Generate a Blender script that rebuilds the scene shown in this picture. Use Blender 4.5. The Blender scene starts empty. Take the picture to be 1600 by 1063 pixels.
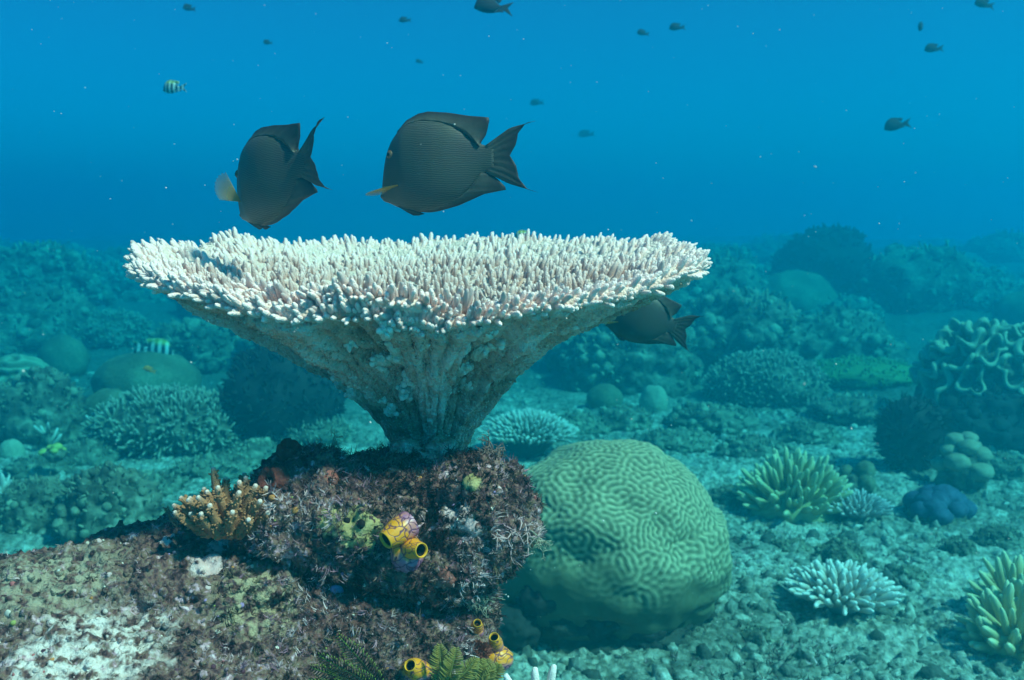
import bpy, bmesh, math, random
import numpy as np
from mathutils import Vector, Matrix
from mathutils.bvhtree import BVHTree

S = bpy.context.scene
COL = S.collection
rng = np.random.default_rng(7)
random.seed(7)

# ------------------------------------------------------------------ camera
CAMZ, PITCH, FPX = 1.3, math.radians(7.56), 1443.0
cam = bpy.data.cameras.new('camera')
camo = bpy.data.objects.new('camera', cam)
COL.objects.link(camo)
camo.location = (0, 0, CAMZ)
camo.rotation_euler = (math.pi / 2 - PITCH, 0, 0)
cam.sensor_width = 36
cam.lens = 18 / (800 / FPX)
cam.clip_start = 0.02
cam.clip_end = 300
cam.dof.use_dof = True
cam.dof.focus_distance = 1.38
cam.dof.aperture_fstop = 7.0
S.camera = camo

# ------------------------------------------------------------------ light
SUN_EL, SUN_AZ = math.radians(52), math.radians(118)      # azimuth from +Y towards +X
w = bpy.data.worlds.new('World')
S.world = w
w.use_nodes = True
wn = w.node_tree
bg = wn.nodes['Background']
sky = wn.nodes.new('ShaderNodeTexSky')
sky.sky_type = 'NISHITA'
sky.sun_disc = False
sky.sun_elevation = SUN_EL
sky.sun_rotation = SUN_AZ
tint = wn.nodes.new('ShaderNodeMix')          # skylight that has come down through the surface water
tint.data_type = 'RGBA'
tint.blend_type = 'MULTIPLY'
tint.inputs[0].default_value = 1
tint.inputs[7].default_value = (.15, .62, .95, 1)
wn.links.new(sky.outputs[0], tint.inputs[6])
wn.links.new(tint.outputs[2], bg.inputs[0])
bg.inputs[1].default_value = 0.05

sl = bpy.data.lights.new('sun', 'SUN')
so = bpy.data.objects.new('sun', sl)
COL.objects.link(so)
sl.energy = 5.0
sl.angle = math.radians(4)
sl.color = (1, .52, .40)
sd = Vector((math.sin(SUN_AZ) * math.cos(SUN_EL), math.cos(SUN_AZ) * math.cos(SUN_EL), math.sin(SUN_EL)))
so.rotation_euler = sd.to_track_quat('Z', 'Y').to_euler()

S.view_settings.view_transform = 'Standard'
S.view_settings.look = 'None'
S.view_settings.gamma = 1
S.view_settings.use_curve_mapping = False
S.view_settings.exposure = 1.28
S.cycles.max_bounces = 8
S.cycles.diffuse_bounces = 4
S.cycles.volume_bounces = 4
S.cycles.use_denoising = True

# ------------------------------------------------------------------ helpers
FWD = np.array([0, math.cos(PITCH), -math.sin(PITCH)])
UP = np.array([0, math.sin(PITCH), math.cos(PITCH)])
RIGHT = np.array([1.0, 0, 0])
CAM = np.array([0, 0, CAMZ])


def ray(px, py):
    return FWD + RIGHT * ((px - 800) / FPX) + UP * ((531.5 - py) / FPX)


def at(px, py, d):
    return CAM + ray(px, py) * d


PERM = np.random.default_rng(3).permutation(256)
PERM = np.concatenate([PERM, PERM, PERM])
GR = np.random.default_rng(4).normal(size=(256, 3))
GR /= np.linalg.norm(GR, axis=1)[:, None]


def perlin(P):
    P = np.asarray(P, float)
    I = np.floor(P).astype(int)
    f = P - I
    I &= 255
    u = f * f * f * (f * (f * 6 - 15) + 10)
    r = 0
    for dx in (0, 1):
        wx = u[:, 0] if dx else 1 - u[:, 0]
        for dy in (0, 1):
            wy = u[:, 1] if dy else 1 - u[:, 1]
            for dz in (0, 1):
                wz = u[:, 2] if dz else 1 - u[:, 2]
                h = PERM[PERM[PERM[(I[:, 0] + dx) & 255] + ((I[:, 1] + dy) & 255)] + ((I[:, 2] + dz) & 255)]
                g = GR[h]
                r = r + wx * wy * wz * (g[:, 0] * (f[:, 0] - dx) + g[:, 1] * (f[:, 1] - dy) + g[:, 2] * (f[:, 2] - dz))
    return r * 1.5


def fbm(P, o=4, gain=.5, lac=2.03, ridged=False):
    P = np.asarray(P, float)
    a, r, t = 1.0, 0, 0
    for k in range(o):
        n = perlin(P * lac ** k + 17.3 * k)
        if ridged:
            n = 1 - 2 * np.abs(n)
        r = r + a * n
        t += a
        a *= gain
    return r / t


_ico = {}


def ico(n):
    if n not in _ico:
        bm = bmesh.new()
        bmesh.ops.create_icosphere(bm, subdivisions=n, radius=1)
        V = np.array([v.co[:] for v in bm.verts])
        F = np.array([[v.index for v in f.verts] for f in bm.faces])
        bm.free()
        _ico[n] = (V, F)
    return _ico[n]


def vnormals(V, F):
    N = np.zeros_like(V)
    a = V[F[:, 1]] - V[F[:, 0]]
    b = V[F[:, 2]] - V[F[:, 0]]
    n = np.cross(a, b)
    for k in range(F.shape[1]):
        for c in range(3):
            N[:, c] += np.bincount(F[:, k], n[:, c], len(V))
    return N / (np.linalg.norm(N, axis=1)[:, None] + 1e-12)


class MB:
    """collects vertices, faces and one float attribute, and links them as one mesh object"""
    def __init__(self):
        self.v, self.f, self.a, self.n = [], [], [], 0

    def add(self, V, F, a=None):
        V = np.asarray(V, float).reshape(-1, 3)
        F = F if isinstance(F, list) else [F]
        for f in F:
            self.f.append(np.asarray(f) + self.n)
        self.v.append(V)
        self.a.append(np.zeros(len(V)) if a is None else np.broadcast_to(a, (len(V),)))
        self.n += len(V)
        return self

    def mesh(self, name, mat, smooth=True):
        V = np.concatenate(self.v)
        me = bpy.data.meshes.new(name)
        me.vertices.add(len(V))
        me.vertices.foreach_set('co', V.astype(np.float32).ravel())
        loops = np.concatenate([f.ravel() for f in self.f])
        tot = np.concatenate([np.full(len(f), f.shape[1]) for f in self.f])
        st = np.concatenate([[0], np.cumsum(tot)[:-1]])
        me.loops.add(len(loops))
        me.loops.foreach_set('vertex_index', loops.astype(np.int32))
        me.polygons.add(len(tot))
        me.polygons.foreach_set('loop_start', st.astype(np.int32))
        me.polygons.foreach_set('loop_total', tot.astype(np.int32))
        at_ = me.attributes.new('tip', 'FLOAT', 'POINT')
        at_.data.foreach_set('value', np.concatenate(self.a).astype(np.float32))
        me.update(calc_edges=True)
        me.polygons.foreach_set('use_smooth', np.full(len(tot), smooth))
        me.materials.append(mat)
        me.validate()
        return me

    def build(self, name, mat, parent=None, loc=None, smooth=True):
        return link(name, self.mesh(name, mat, smooth), parent, loc)


def link(name, me, parent=None, loc=None, M=None):
    o = bpy.data.objects.new(name, me)
    COL.objects.link(o)
    if parent is not None:
        o.parent = parent
    if M is not None:
        o.matrix_basis = M
    elif loc is not None:
        o.location = loc
    return o


def tag(o, label=None, cat=None, group=None, kind=None):
    if label: o['label'] = label
    if cat: o['category'] = cat
    if group: o['group'] = group
    if kind: o['kind'] = kind
    return o


def thing(name, label, cat, loc=(0, 0, 0), group=None):
    o = bpy.data.objects.new(name, None)
    o.empty_display_size = .05
    COL.objects.link(o)
    o.location = loc
    return tag(o, label, cat, group)


def copy_thing(o, loc, rot=None, scale=1, label=None):
    c = o.copy()
    COL.objects.link(c)
    c.location = loc
    if rot is not None: c.rotation_euler = rot
    c.scale = (scale,) * 3
    if label: c['label'] = label
    for ch in list(o.children):
        k = ch.copy()
        COL.objects.link(k)
        k.parent = c
        for g in ch.children:
            q = g.copy()
            COL.objects.link(q)
            q.parent = k
    return c


def frames(D):
    """for unit directions (n,3): matrices whose third column is the direction, with a random twist"""
    D = np.asarray(D, float)
    D = D / np.linalg.norm(D, axis=1)[:, None]
    R = rng.normal(size=D.shape)
    X = np.cross(R, D)
    X /= np.linalg.norm(X, axis=1)[:, None]
    Y = np.cross(D, X)
    return np.stack([X, Y, D], axis=2)


def batch(mb, tmpl, pos, dirs, rad, length, attr=None):
    """many copies of a template (V,F,a) joined into one mesh builder"""
    V, F, a = tmpl
    n = len(pos)
    M = frames(dirs)
    sc = np.stack([np.broadcast_to(rad, n), np.broadcast_to(rad, n), np.broadcast_to(length, n)], 1)
    W = np.einsum('nij,nvj->nvi', M * sc[:, None, :], np.broadcast_to(V, (n,) + V.shape)) + np.asarray(pos)[:, None, :]
    off = (np.arange(n) * len(V))[:, None, None]
    A = np.tile(a, n) if attr is None else np.repeat(attr, len(V))
    mb.add(W.reshape(-1, 3), [(f[None] + off).reshape(-1, f.shape[1]) for f in F], A)
    return mb


def finger_tmpl(sides=6, ts=(0, .35, .65, .86, .96), rs=(1, .95, .86, .66, .36), bend=0.0, knob=0.0, seed=0):
    r_ = np.random.default_rng(seed)
    V, a = [], []
    for t, r in zip(ts, rs):
        for k in range(sides):
            an = 2 * math.pi * k / sides + t
            q = r * (1 + knob * r_.normal())
            V.append((q * math.cos(an) + bend * t * t, q * math.sin(an), t))
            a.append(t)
    V.append((bend, 0, 1.0)); a.append(1)
    Q = []
    for i in range(len(ts) - 1):
        for k in range(sides):
            k2 = (k + 1) % sides
            Q.append((i * sides + k, i * sides + k2, (i + 1) * sides + k2, (i + 1) * sides + k))
    T = []
    b = (len(ts) - 1) * sides
    for k in range(sides):
        T.append((b + k, b + (k + 1) % sides, len(V) - 1))
    return np.array(V), [np.array(Q), np.array(T)], np.array(a)


def mesh_of(tmpl, name, mat):
    mb = MB()
    mb.add(tmpl[0], tmpl[1], tmpl[2])
    return mb.mesh(name, mat)


def basis(pos, d, rad, length):
    M = frames(np.array([d]))[0]
    return Matrix([[M[0, 0] * rad, M[0, 1] * rad, M[0, 2] * length, pos[0]],
                   [M[1, 0] * rad, M[1, 1] * rad, M[1, 2] * length, pos[1]],
                   [M[2, 0] * rad, M[2, 1] * rad, M[2, 2] * length, pos[2]],
                   [0, 0, 0, 1]])


def tube(mb, pts, radii, sides=8, attr=None, cap=True, squash=1.0, tan=None):
    pts = np.asarray(pts, float)
    n = len(pts)
    radii = np.broadcast_to(radii, n)
    T = np.gradient(pts, axis=0)
    T /= np.linalg.norm(T, axis=1)[:, None] + 1e-12
    if tan is not None: T = np.tile(np.asarray(tan, float), (n, 1))
    x = np.cross(T[0], [0.3, 0.2, 1.0])
    if np.linalg.norm(x) < 1e-3: x = np.cross(T[0], [1, 0, 0])
    V = []
    for i in range(n):
        x = x - T[i] * np.dot(x, T[i])
        x /= np.linalg.norm(x)
        y = np.cross(T[i], x)
        an = np.arange(sides) * 2 * math.pi / sides
        V.append(pts[i] + radii[i] * (np.cos(an)[:, None] * x + squash * np.sin(an)[:, None] * y))
    V = np.concatenate(V)
    i, k = np.meshgrid(np.arange(n - 1), np.arange(sides), indexing='ij')
    k2 = (k + 1) % sides
    Q = np.stack([i * sides + k, i * sides + k2, (i + 1) * sides + k2, (i + 1) * sides + k], -1).reshape(-1, 4)
    A = np.repeat(np.linspace(0, 1, n) if attr is None else np.broadcast_to(attr, n), sides)
    F = [Q]
    if cap:
        V = np.concatenate([V, pts[:1], pts[-1:] + T[-1] * radii[-1] * .5])
        A = np.concatenate([A, A[:1], A[-1:]])
        m = n * sides
        ks = np.arange(sides)
        F.append(np.stack([(ks + 1) % sides, ks, np.full(sides, m)], 1))
        F.append(np.stack([(n - 1) * sides + ks, (n - 1) * sides + (ks + 1) % sides, np.full(sides, m + 1)], 1))
    mb.add(V, F, A)
    return mb


def lump_geo(sub, radii, amp=.2, freq=1.6, seed=0, o=4, ridged=False, fine=0.0, flat=False):
    V, F = ico(sub)
    P = V + seed * 7.77
    d = 1 + amp * fbm(P * freq, o, ridged=ridged)
    if fine:
        d = d + fine * fbm(P * freq * 7, 3, ridged=True)
    W = V * d[:, None] * np.asarray(radii)
    if flat:
        W[:, 2] = np.where(W[:, 2] < 0, W[:, 2] * .35, W[:, 2])
    return W, F


def lump(name, mat, radii, parent=None, loc=None, sub=4, **k):
    mb = MB()
    mb.add(*lump_geo(sub, radii, **k))
    return mb.build(name, mat, parent, loc)


def neighbours(F, n):
    E = np.concatenate([F[:, [0, 1]], F[:, [1, 2]], F[:, [2, 0]]])
    o = np.argsort(E[:, 0], kind='stable')
    E = E[o]
    cnt = np.bincount(E[:, 0], minlength=n)
    st = np.concatenate([[0], np.cumsum(cnt)[:-1]])
    NB = np.zeros((n, 6), int)
    for k in range(6):
        NB[:, k] = E[np.minimum(st + np.minimum(k, cnt - 1), len(E) - 1), 1]
    return NB


_maze = {}


def maze(sub, n1=1, n2=5, its=22, seed=1, kw=.65):
    """a labyrinth of ridges grown on an icosphere, as in a brain coral"""
    key = (sub, n1, n2, seed)
    if key in _maze: return _maze[key]
    V, F = ico(sub)
    NB = neighbours(F, len(V))

    def sm(u, n):
        for _ in range(n):
            u = (1 - kw) * u + kw * u[NB].mean(1)
        return u
    u = np.random.default_rng(seed).normal(size=len(V)) * .5
    for _ in range(its):
        a = sm(u, n1)
        b = sm(a, n2)
        u = np.tanh(5 * (a - b))
    u = sm(u, 1)
    u = u / np.abs(u).max()
    _maze[key] = u
    return u


# ------------------------------------------------------------------ materials
def mat(name, stops, scale=8.0, rough=.8, bump=.4, bscale=90.0, bdist=.004, detail=6, tip=None, tip_pow=2.0,
        fine=.35, fscale=60.0, spec=.25, sss=0.0, vor=0.0):
    m = bpy.data.materials.new(name)
    m.use_nodes = True
    n, l = m.node_tree.nodes, m.node_tree.links
    b = n['Principled BSDF']
    tc = n.new('ShaderNodeTexCoord')
    nz = n.new('ShaderNodeTexNoise')
    nz.inputs['Scale'].default_value = scale
    nz.inputs['Detail'].default_value = detail
    nz.inputs['Roughness'].default_value = .62
    l.new(tc.outputs['Object'], nz.inputs['Vector'])
    fz = n.new('ShaderNodeTexNoise')
    fz.inputs['Scale'].default_value = fscale
    fz.inputs['Detail'].default_value = 4
    l.new(tc.outputs['Object'], fz.inputs['Vector'])
    mm = n.new('ShaderNodeMix')
    mm.inputs[0].default_value = fine
    l.new(nz.outputs['Fac'], mm.inputs[2])
    l.new(fz.outputs['Fac'], mm.inputs[3])
    rp = n.new('ShaderNodeValToRGB')
    el = rp.color_ramp.elements
    while len(el) < len(stops): el.new(.5)
    for e, (p, c) in zip(el, stops):
        e.position = p
        e.color = (*c, 1)
    l.new(mm.outputs[0], rp.inputs[0])
    out = rp.outputs[0]
    if tip is not None:
        at_ = n.new('ShaderNodeAttribute')
        at_.attribute_name = 'tip'
        pw = n.new('ShaderNodeMath')
        pw.operation = 'POWER'
        pw.inputs[1].default_value = tip_pow
        l.new(at_.outputs['Fac'], pw.inputs[0])
        mx = n.new('ShaderNodeMix')
        mx.data_type = 'RGBA'
        l.new(pw.outputs[0], mx.inputs[0])
        l.new(out, mx.inputs[6])
        mx.inputs[7].default_value = (*tip, 1)
        out = mx.outputs[2]
    l.new(out, b.inputs['Base Color'])
    b.inputs['Roughness'].default_value = rough
    b.inputs['Specular IOR Level'].default_value = spec
    if sss:
        b.inputs['Subsurface Weight'].default_value = sss
        b.inputs['Subsurface Radius'].default_value = (.01, .006, .004)
    if bump:
        if vor:
            bz = n.new('ShaderNodeTexVoronoi')
            bz.inputs['Scale'].default_value = vor
            h = bz.outputs['Distance']
        else:
            bz = n.new('ShaderNodeTexNoise')
            bz.inputs['Scale'].default_value = bscale
            bz.inputs['Detail'].default_value = 5
            h = bz.outputs['Fac']
        l.new(tc.outputs['Object'], bz.inputs['Vector'])
        bp = n.new('ShaderNodeBump')
        bp.inputs['Strength'].default_value = bump
        bp.inputs['Distance'].default_value = bdist
        bp.invert = bool(vor)
        l.new(h, bp.inputs['Height'])
        l.new(bp.outputs[0], b.inputs['Normal'])
    return m


M = {}
M['seabed'] = mat('rubble_sand', [(.34, (.06, .055, .04)), (.44, (.20, .18, .13)), (.54, (.44, .40, .32)), (.66, (.70, .65, .54))], 4, bump=1.0, bscale=44, bdist=.025, fine=.6, fscale=34, tip=(.08, .078, .055), tip_pow=1)
M['rubble'] = mat('coral_rubble', [(.36, (.12, .11, .08)), (.5, (.40, .37, .29)), (.64, (.72, .68, .58))], 9, bump=.8, bscale=60, bdist=.012, fine=.5, fscale=60, tip=(.05, .05, .04), tip_pow=1.5)
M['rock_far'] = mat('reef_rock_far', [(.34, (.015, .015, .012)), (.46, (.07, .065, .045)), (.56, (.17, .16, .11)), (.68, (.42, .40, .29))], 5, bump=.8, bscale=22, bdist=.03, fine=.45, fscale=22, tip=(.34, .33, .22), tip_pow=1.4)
M['dark_bush'] = mat('dark_coral', [(.3, (.010, .010, .012)), (.6, (.03, .028, .025)), (.8, (.07, .06, .045))], 6, bump=.5)
M['dome'] = mat('massive_coral', [(.3, (.06, .055, .035)), (.5, (.15, .14, .08)), (.72, (.30, .30, .18))], 4, bump=.5, bscale=50, bdist=.01)
M['pale_dome'] = mat('pale_massive_coral', [(.3, (.20, .20, .13)), (.55, (.38, .37, .25)), (.75, (.55, .55, .42))], 4, bump=.5, bscale=60, bdist=.008)
M['leather'] = mat('leather_coral', [(.3, (.07, .07, .04)), (.5, (.14, .135, .08)), (.75, (.24, .23, .14))], 4, bump=.2, bscale=80, tip=(.36, .37, .24), tip_pow=1.6)
M['green_bush'] = mat('green_soft_coral', [(.3, (.08, .12, .04)), (.6, (.15, .21, .07)), (.8, (.22, .28, .11))], 6, bump=.4, tip=(.26, .34, .16))
M['stag'] = mat('staghorn_coral', [(.3, (.06, .055, .035)), (.6, (.17, .16, .10)), (.8, (.26, .24, .15))], 6, bump=.3, tip=(.48, .47, .36), tip_pow=3)
M['plate'] = mat('plate_coral', [(.3, (.16, .15, .10)), (.6, (.34, .33, .24)), (.8, (.46, .46, .36))], 8, bump=.3, tip=(.66, .66, .58), tip_pow=2)
M['soft'] = mat('finger_soft_coral', [(.3, (.30, .27, .12)), (.6, (.46, .40, .19)), (.8, (.55, .5, .28))], 9, bump=.25, bscale=300, bdist=.001, tip=(.62, .60, .36), tip_pow=3)
M['soft_edge'] = mat('pale_finger_coral', [(.3, (.42, .33, .14)), (.6, (.58, .46, .22)), (.8, (.64, .54, .32))], 9, bump=.25, bscale=300, bdist=.001, tip=(.72, .66, .42), tip_pow=3)
M['acro_white'] = mat('pale_acropora', [(.3, (.40, .31, .25)), (.6, (.58, .48, .40)), (.8, (.66, .56, .48))], 20, bump=.4, bscale=260, bdist=.002, tip=(.90, .84, .76), tip_pow=2.2)
M['acro_grey'] = mat('grey_acropora', [(.3, (.28, .22, .20)), (.6, (.44, .36, .33)), (.8, (.52, .44, .40))], 20, bump=.4, bscale=260, tip=(.78, .72, .68), tip_pow=2)
M['blue'] = mat('blue_sponge', [(.3, (.02, .03, .06)), (.55, (.05, .08, .14)), (.8, (.12, .17, .24))], 7, bump=.4)
M['yellow_enc'] = mat('yellow_coral', [(.3, (.42, .32, .06)), (.7, (.62, .52, .14))], 12, bump=.4)
M['lobe'] = mat('lobed_coral', [(.3, (.20, .16, .10)), (.6, (.34, .29, .19)), (.8, (.44, .40, .28))], 8, bump=.4, bscale=120, tip=(.5, .46, .34))

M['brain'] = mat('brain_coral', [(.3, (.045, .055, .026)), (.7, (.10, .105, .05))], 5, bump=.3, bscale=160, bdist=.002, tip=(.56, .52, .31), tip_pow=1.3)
M['brain_base'] = mat('bare_coral_base', [(.3, (.02, .02, .018)), (.55, (.06, .055, .04)), (.75, (.14, .13, .09))], 8, bump=.8, bscale=60, bdist=.01)

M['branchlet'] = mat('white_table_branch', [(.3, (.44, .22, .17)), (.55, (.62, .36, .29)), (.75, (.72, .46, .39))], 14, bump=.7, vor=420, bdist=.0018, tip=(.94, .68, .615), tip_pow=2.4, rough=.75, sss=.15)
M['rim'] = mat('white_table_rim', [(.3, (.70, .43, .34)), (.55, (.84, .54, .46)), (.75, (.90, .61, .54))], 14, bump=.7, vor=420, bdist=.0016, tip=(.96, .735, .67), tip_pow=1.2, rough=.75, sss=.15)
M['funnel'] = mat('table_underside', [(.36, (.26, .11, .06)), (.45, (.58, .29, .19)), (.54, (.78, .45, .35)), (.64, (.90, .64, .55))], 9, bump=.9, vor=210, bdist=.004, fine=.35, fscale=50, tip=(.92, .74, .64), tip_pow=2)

M['turf'] = mat('algae_turf', [(.3, (.06, .04, .025)), (.7, (.16, .11, .07))], 40, bump=0, tip=None)
n_, l_ = M['turf'].node_tree.nodes, M['turf'].node_tree.links       # every tuft has its own colour
ta = n_.new('ShaderNodeAttribute'); ta.attribute_name = 'tip'
tr = n_.new('ShaderNodeValToRGB')
tc_ = [(0, (.012, .005, .006)), (.25, (.06, .025, .027)), (.42, (.18, .09, .08)), (.55, (.14, .10, .045)), (.7, (.40, .18, .25)), (.85, (.46, .30, .28)), (1, (.72, .50, .50))]
while len(tr.color_ramp.elements) < len(tc_): tr.color_ramp.elements.new(.5)
for e, (p, c) in zip(tr.color_ramp.elements, tc_):
    e.position = p; e.color = (*c, 1)
l_.new(ta.outputs['Fac'], tr.inputs[0])
l_.new(tr.outputs[0], n_['Principled BSDF'].inputs['Base Color'])


def rock_material():
    m = mat('encrusted_rock', [(.38, (.014, .005, .006)), (.455, (.09, .035, .04)), (.505, (.22, .10, .085)), (.55, (.20, .125, .08)), (.605, (.50, .27, .32)), (.66, (.84, .58, .58))],
            22, bump=1.0, bscale=120, bdist=.010, fine=.5, fscale=95)
    n, l = m.node_tree.nodes, m.node_tree.links
    b = n['Principled BSDF']
    base = b.inputs['Base Color'].links[0].from_socket
    tc = n.new('ShaderNodeTexCoord')

    def patch(center, rad, col, prev, sc=14, sharp=.12, wob=.5):
        vm = n.new('ShaderNodeVectorMath'); vm.operation = 'DISTANCE'
        l.new(tc.outputs['Object'], vm.inputs[0]); vm.inputs[1].default_value = tuple(center)
        nz = n.new('ShaderNodeTexNoise'); nz.inputs['Scale'].default_value = sc; nz.inputs['Detail'].default_value = 7
        nz.inputs['Roughness'].default_value = .72
        l.new(tc.outputs['Object'], nz.inputs['Vector'])
        a = n.new('ShaderNodeMath'); a.operation = 'MULTIPLY_ADD'
        l.new(nz.outputs['Fac'], a.inputs[0]); a.inputs[1].default_value = 2 * wob * rad; l.new(vm.outputs['Value'], a.inputs[2])
        r = n.new('ShaderNodeMapRange'); r.inputs[1].default_value = rad * (1 + wob) + sharp * rad; r.inputs[2].default_value = rad * (1 + wob) - sharp * rad
        l.new(a.outputs[0], r.inputs[0])
        bn = n.new('ShaderNodeTexNoise'); bn.inputs['Scale'].default_value = 70; bn.inputs['Detail'].default_value = 5
        l.new(tc.outputs['Object'], bn.inputs['Vector'])
        br = n.new('ShaderNodeMapRange'); br.inputs[1].default_value = .42; br.inputs[2].default_value = .56; br.inputs[4].default_value = .9
        l.new(bn.outputs['Fac'], br.inputs[0])
        ml = n.new('ShaderNodeMath'); ml.operation = 'MULTIPLY'; l.new(r.outputs[0], ml.inputs[0]); l.new(br.outputs[0], ml.inputs[1])
        mx = n.new('ShaderNodeMix'); mx.data_type = 'RGBA'
        l.new(ml.outputs[0], mx.inputs[0]); l.new(prev, mx.inputs[6]); mx.inputs[7].default_value = (*col, 1)
        return mx.outputs[2]
    c = base
    for q in ROCK_PATCHES:
        c = patch(*q[:3], c, *q[3:])
    l.new(c, b.inputs['Base Color'])
    return m


# ------------------------------------------------------------------ setting: seabed and water
def terrain(X, Y):
    X = np.asarray(X, float); Y = np.asarray(Y, float)
    D = np.sqrt(X * X + Y * Y)
    Z0 = np.zeros_like(X)
    far = np.clip((D - 8) / 9, 0, 1)
    far = far * far * (3 - 2 * far)
    h = .36 * far + far * .40 * fbm(np.stack([X * .16, Y * .16, Z0 + 3], -1).reshape(-1, 3), 3).reshape(X.shape)
    h = h + .05 * fbm(np.stack([X * .7, Y * .7, Z0], -1).reshape(-1, 3), 3).reshape(X.shape)
    return h


def tz(x, y):
    return float(terrain(np.array([x]), np.array([y]))[0])


def ground(px, py):
    r = ray(px, py)
    d = .5
    while d < 60:
        p = CAM + r * d
        if p[2] <= tz(p[0], p[1]):
            return p
        d *= 1.004
    return p


angf = np.radians(np.linspace(-43, 43, 520))
angb = np.radians(np.linspace(43, 317, 70))[1:-1]
ANG = np.concatenate([angf, angb])
RAD = np.concatenate([np.linspace(.1, 1.7, 12)[:-1], np.geomspace(1.7, 46, 720)])
rr, aa = np.meshgrid(RAD, ANG, indexing='ij')
gx, gy = rr * np.sin(aa), rr * np.cos(aa)
gz = terrain(gx, gy)
Pg = np.stack([gx, gy, np.zeros_like(gx)], -1).reshape(-1, 3)
det = np.clip((rr - 1.2) / .4, 0, 1) * np.clip(1.3 - rr / 40, .2, 1)
pk = np.clip(.75 + 1.1 * fbm(Pg * .8 + 8, 3), .25, 1.4).reshape(gx.shape)
gz = gz + det * pk * (.06 * fbm(Pg * 3.5, 4, .55) + .035 * fbm(Pg * 14 + 5, 3, .6, ridged=True) + .018 * fbm(Pg * 36 + 9, 2) + np.clip((Pg[:, 1] - 7) / 5, 0, 1) * .22 * fbm(Pg * 1.3 + 2, 4, .6, ridged=True)).reshape(gx.shape)
nr, na = gx.shape
i, k = np.meshgrid(np.arange(nr - 1), np.arange(na), indexing='ij')
k2 = (k + 1) % na
Q = np.stack([i * na + k, (i + 1) * na + k, (i + 1) * na + k2, i * na + k2], -1).reshape(-1, 4)
Q = Q[:, ::-1]
mb = MB()
Vg = np.concatenate([np.stack([gx, gy, gz], -1).reshape(-1, 3), [[0, 0, gz[0].mean()]]])
ks = np.arange(na)
rf = np.clip((rr - 5.6 + 1.6 * fbm(Pg * .5 + 4, 3).reshape(gx.shape)) / 1.6, 0, 1).ravel() * .85
rf = np.clip(np.maximum(rf, .9 * np.clip(fbm(Pg * .75 + 3, 4, .6) * 2.4 - .15, 0, 1)), 0, 1)
mb.add(Vg, [Q, np.stack([ks, (ks + 1) % na, np.full(na, nr * na)], 1)[:, ::-1]], np.concatenate([rf, [0]]))
sb = mb.build('seabed', M['seabed'])
tag(sb, kind='structure')
GBVH = BVHTree.FromPolygons([Vector(v) for v in Vg[:1]] + [], []) if False else None

# sea water: one closed box round the whole scene
TOP = 2.6
bm = bmesh.new()
bmesh.ops.create_cube(bm, size=1)
me = bpy.data.meshes.new('haze')
for v in bm.verts:
    v.co = (v.co.x * 104, v.co.y * 104, v.co.z * (TOP + 1.6) + (TOP - 1.6) / 2)
bm.to_mesh(me); bm.free()
hz = link('haze', me)
tag(hz, 'clear blue sea water filling the whole scene', None, None, 'stuff')
wm = bpy.data.materials.new('sea_water')
wm.use_nodes = True
n = wm.node_tree
n.nodes.clear()
out = n.nodes.new('ShaderNodeOutputMaterial')
v = n.nodes.new('ShaderNodeVolumePrincipled')
EXT, ALB, DEN = (.44, .096, .078), (.001, .63, .965), .55     # extinction per metre, single-scatter albedo
cc = [ALB[i] * EXT[i] / DEN for i in range(3)]
ac = [max(0, 1 - EXT[i] * (1 - ALB[i]) / DEN / (1 - cc[i])) ** 2 for i in range(3)]
v.inputs['Color'].default_value = (*cc, 1)
v.inputs['Absorption Color'].default_value = (*ac, 1)
v.inputs['Density'].default_value = DEN
v.inputs['Anisotropy'].default_value = .64
n.links.new(v.outputs[0], out.inputs['Volume'])
me.materials.append(wm)

# ------------------------------------------------------------------ foreground rock
ROCK_LUMPS = [
    (at(610, 812, 1.40), (.155, .14, .088)), (at(500, 795, 1.38), (.095, .11, .075)), (at(738, 812, 1.36), (.088, .10, .088)),
    (at(650, 785, 1.46), (.10, .10, .05)), (at(470, 762, 1.43), (.055, .07, .05)), (at(770, 790, 1.40), (.045, .07, .06)),
    (at(650, 860, 1.34), (.13, .09, .05)), (at(555, 766, 1.43), (.075, .08, .04)), (at(345, 838, 1.42), (.10, .10, .028)),
    (at(420, 815, 1.40), (.07, .09, .04)),
    (at(600, 940, 1.44), (.17, .15, .10)), (at(560, 1010, 1.36), (.19, .15, .11)), (at(700, 1040, 1.34), (.06, .09, .09)),
    (np.array([-.62, 1.17, .565]), (.47, .40, .225)), (np.array([-.36, 1.22, .54]), (.26, .27, .22)),
    (np.array([-.28, 1.34, .34]), (.26, .24, .40)), (np.array([-.72, 1.25, .22]), (.5, .36, .46)),
    (at(300, 892, 1.38), (.20, .16, .05)), (at(80, 945, 1.30), (.22, .16, .05)),
]
mb = MB()
for k, (c, r) in enumerate(ROCK_LUMPS):
    V, F = lump_geo(4, r, .22, 1.5, k + 1, 4)
    mb.add(V + c, F)
tmp_me = mb.mesh('tmp', M['rock_far'])
tmp = link('tmp', tmp_me)
md = tmp.modifiers.new('r', 'REMESH')
md.mode = 'VOXEL'
md.voxel_size = .0052
bpy.context.view_layer.update()
dg = bpy.context.evaluated_depsgraph_get()
ev = tmp.evaluated_get(dg)
em = ev.to_mesh()
RV = np.zeros(len(em.vertices) * 3); em.vertices.foreach_get('co', RV); RV = RV.reshape(-1, 3)
em.calc_loop_triangles()
RF = np.zeros(len(em.loop_triangles) * 3, int); em.loop_triangles.foreach_get('vertices', RF); RF = RF.reshape(-1, 3)
ev.to_mesh_clear()
bpy.data.objects.remove(tmp)
RN = vnormals(RV, RF)
dsp = .026 * fbm(RV * 11, 4, .55) + .014 * fbm(RV * 34 + 4, 3, .6, ridged=True) + .009 * fbm(RV * 85 + 8, 2)
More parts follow.
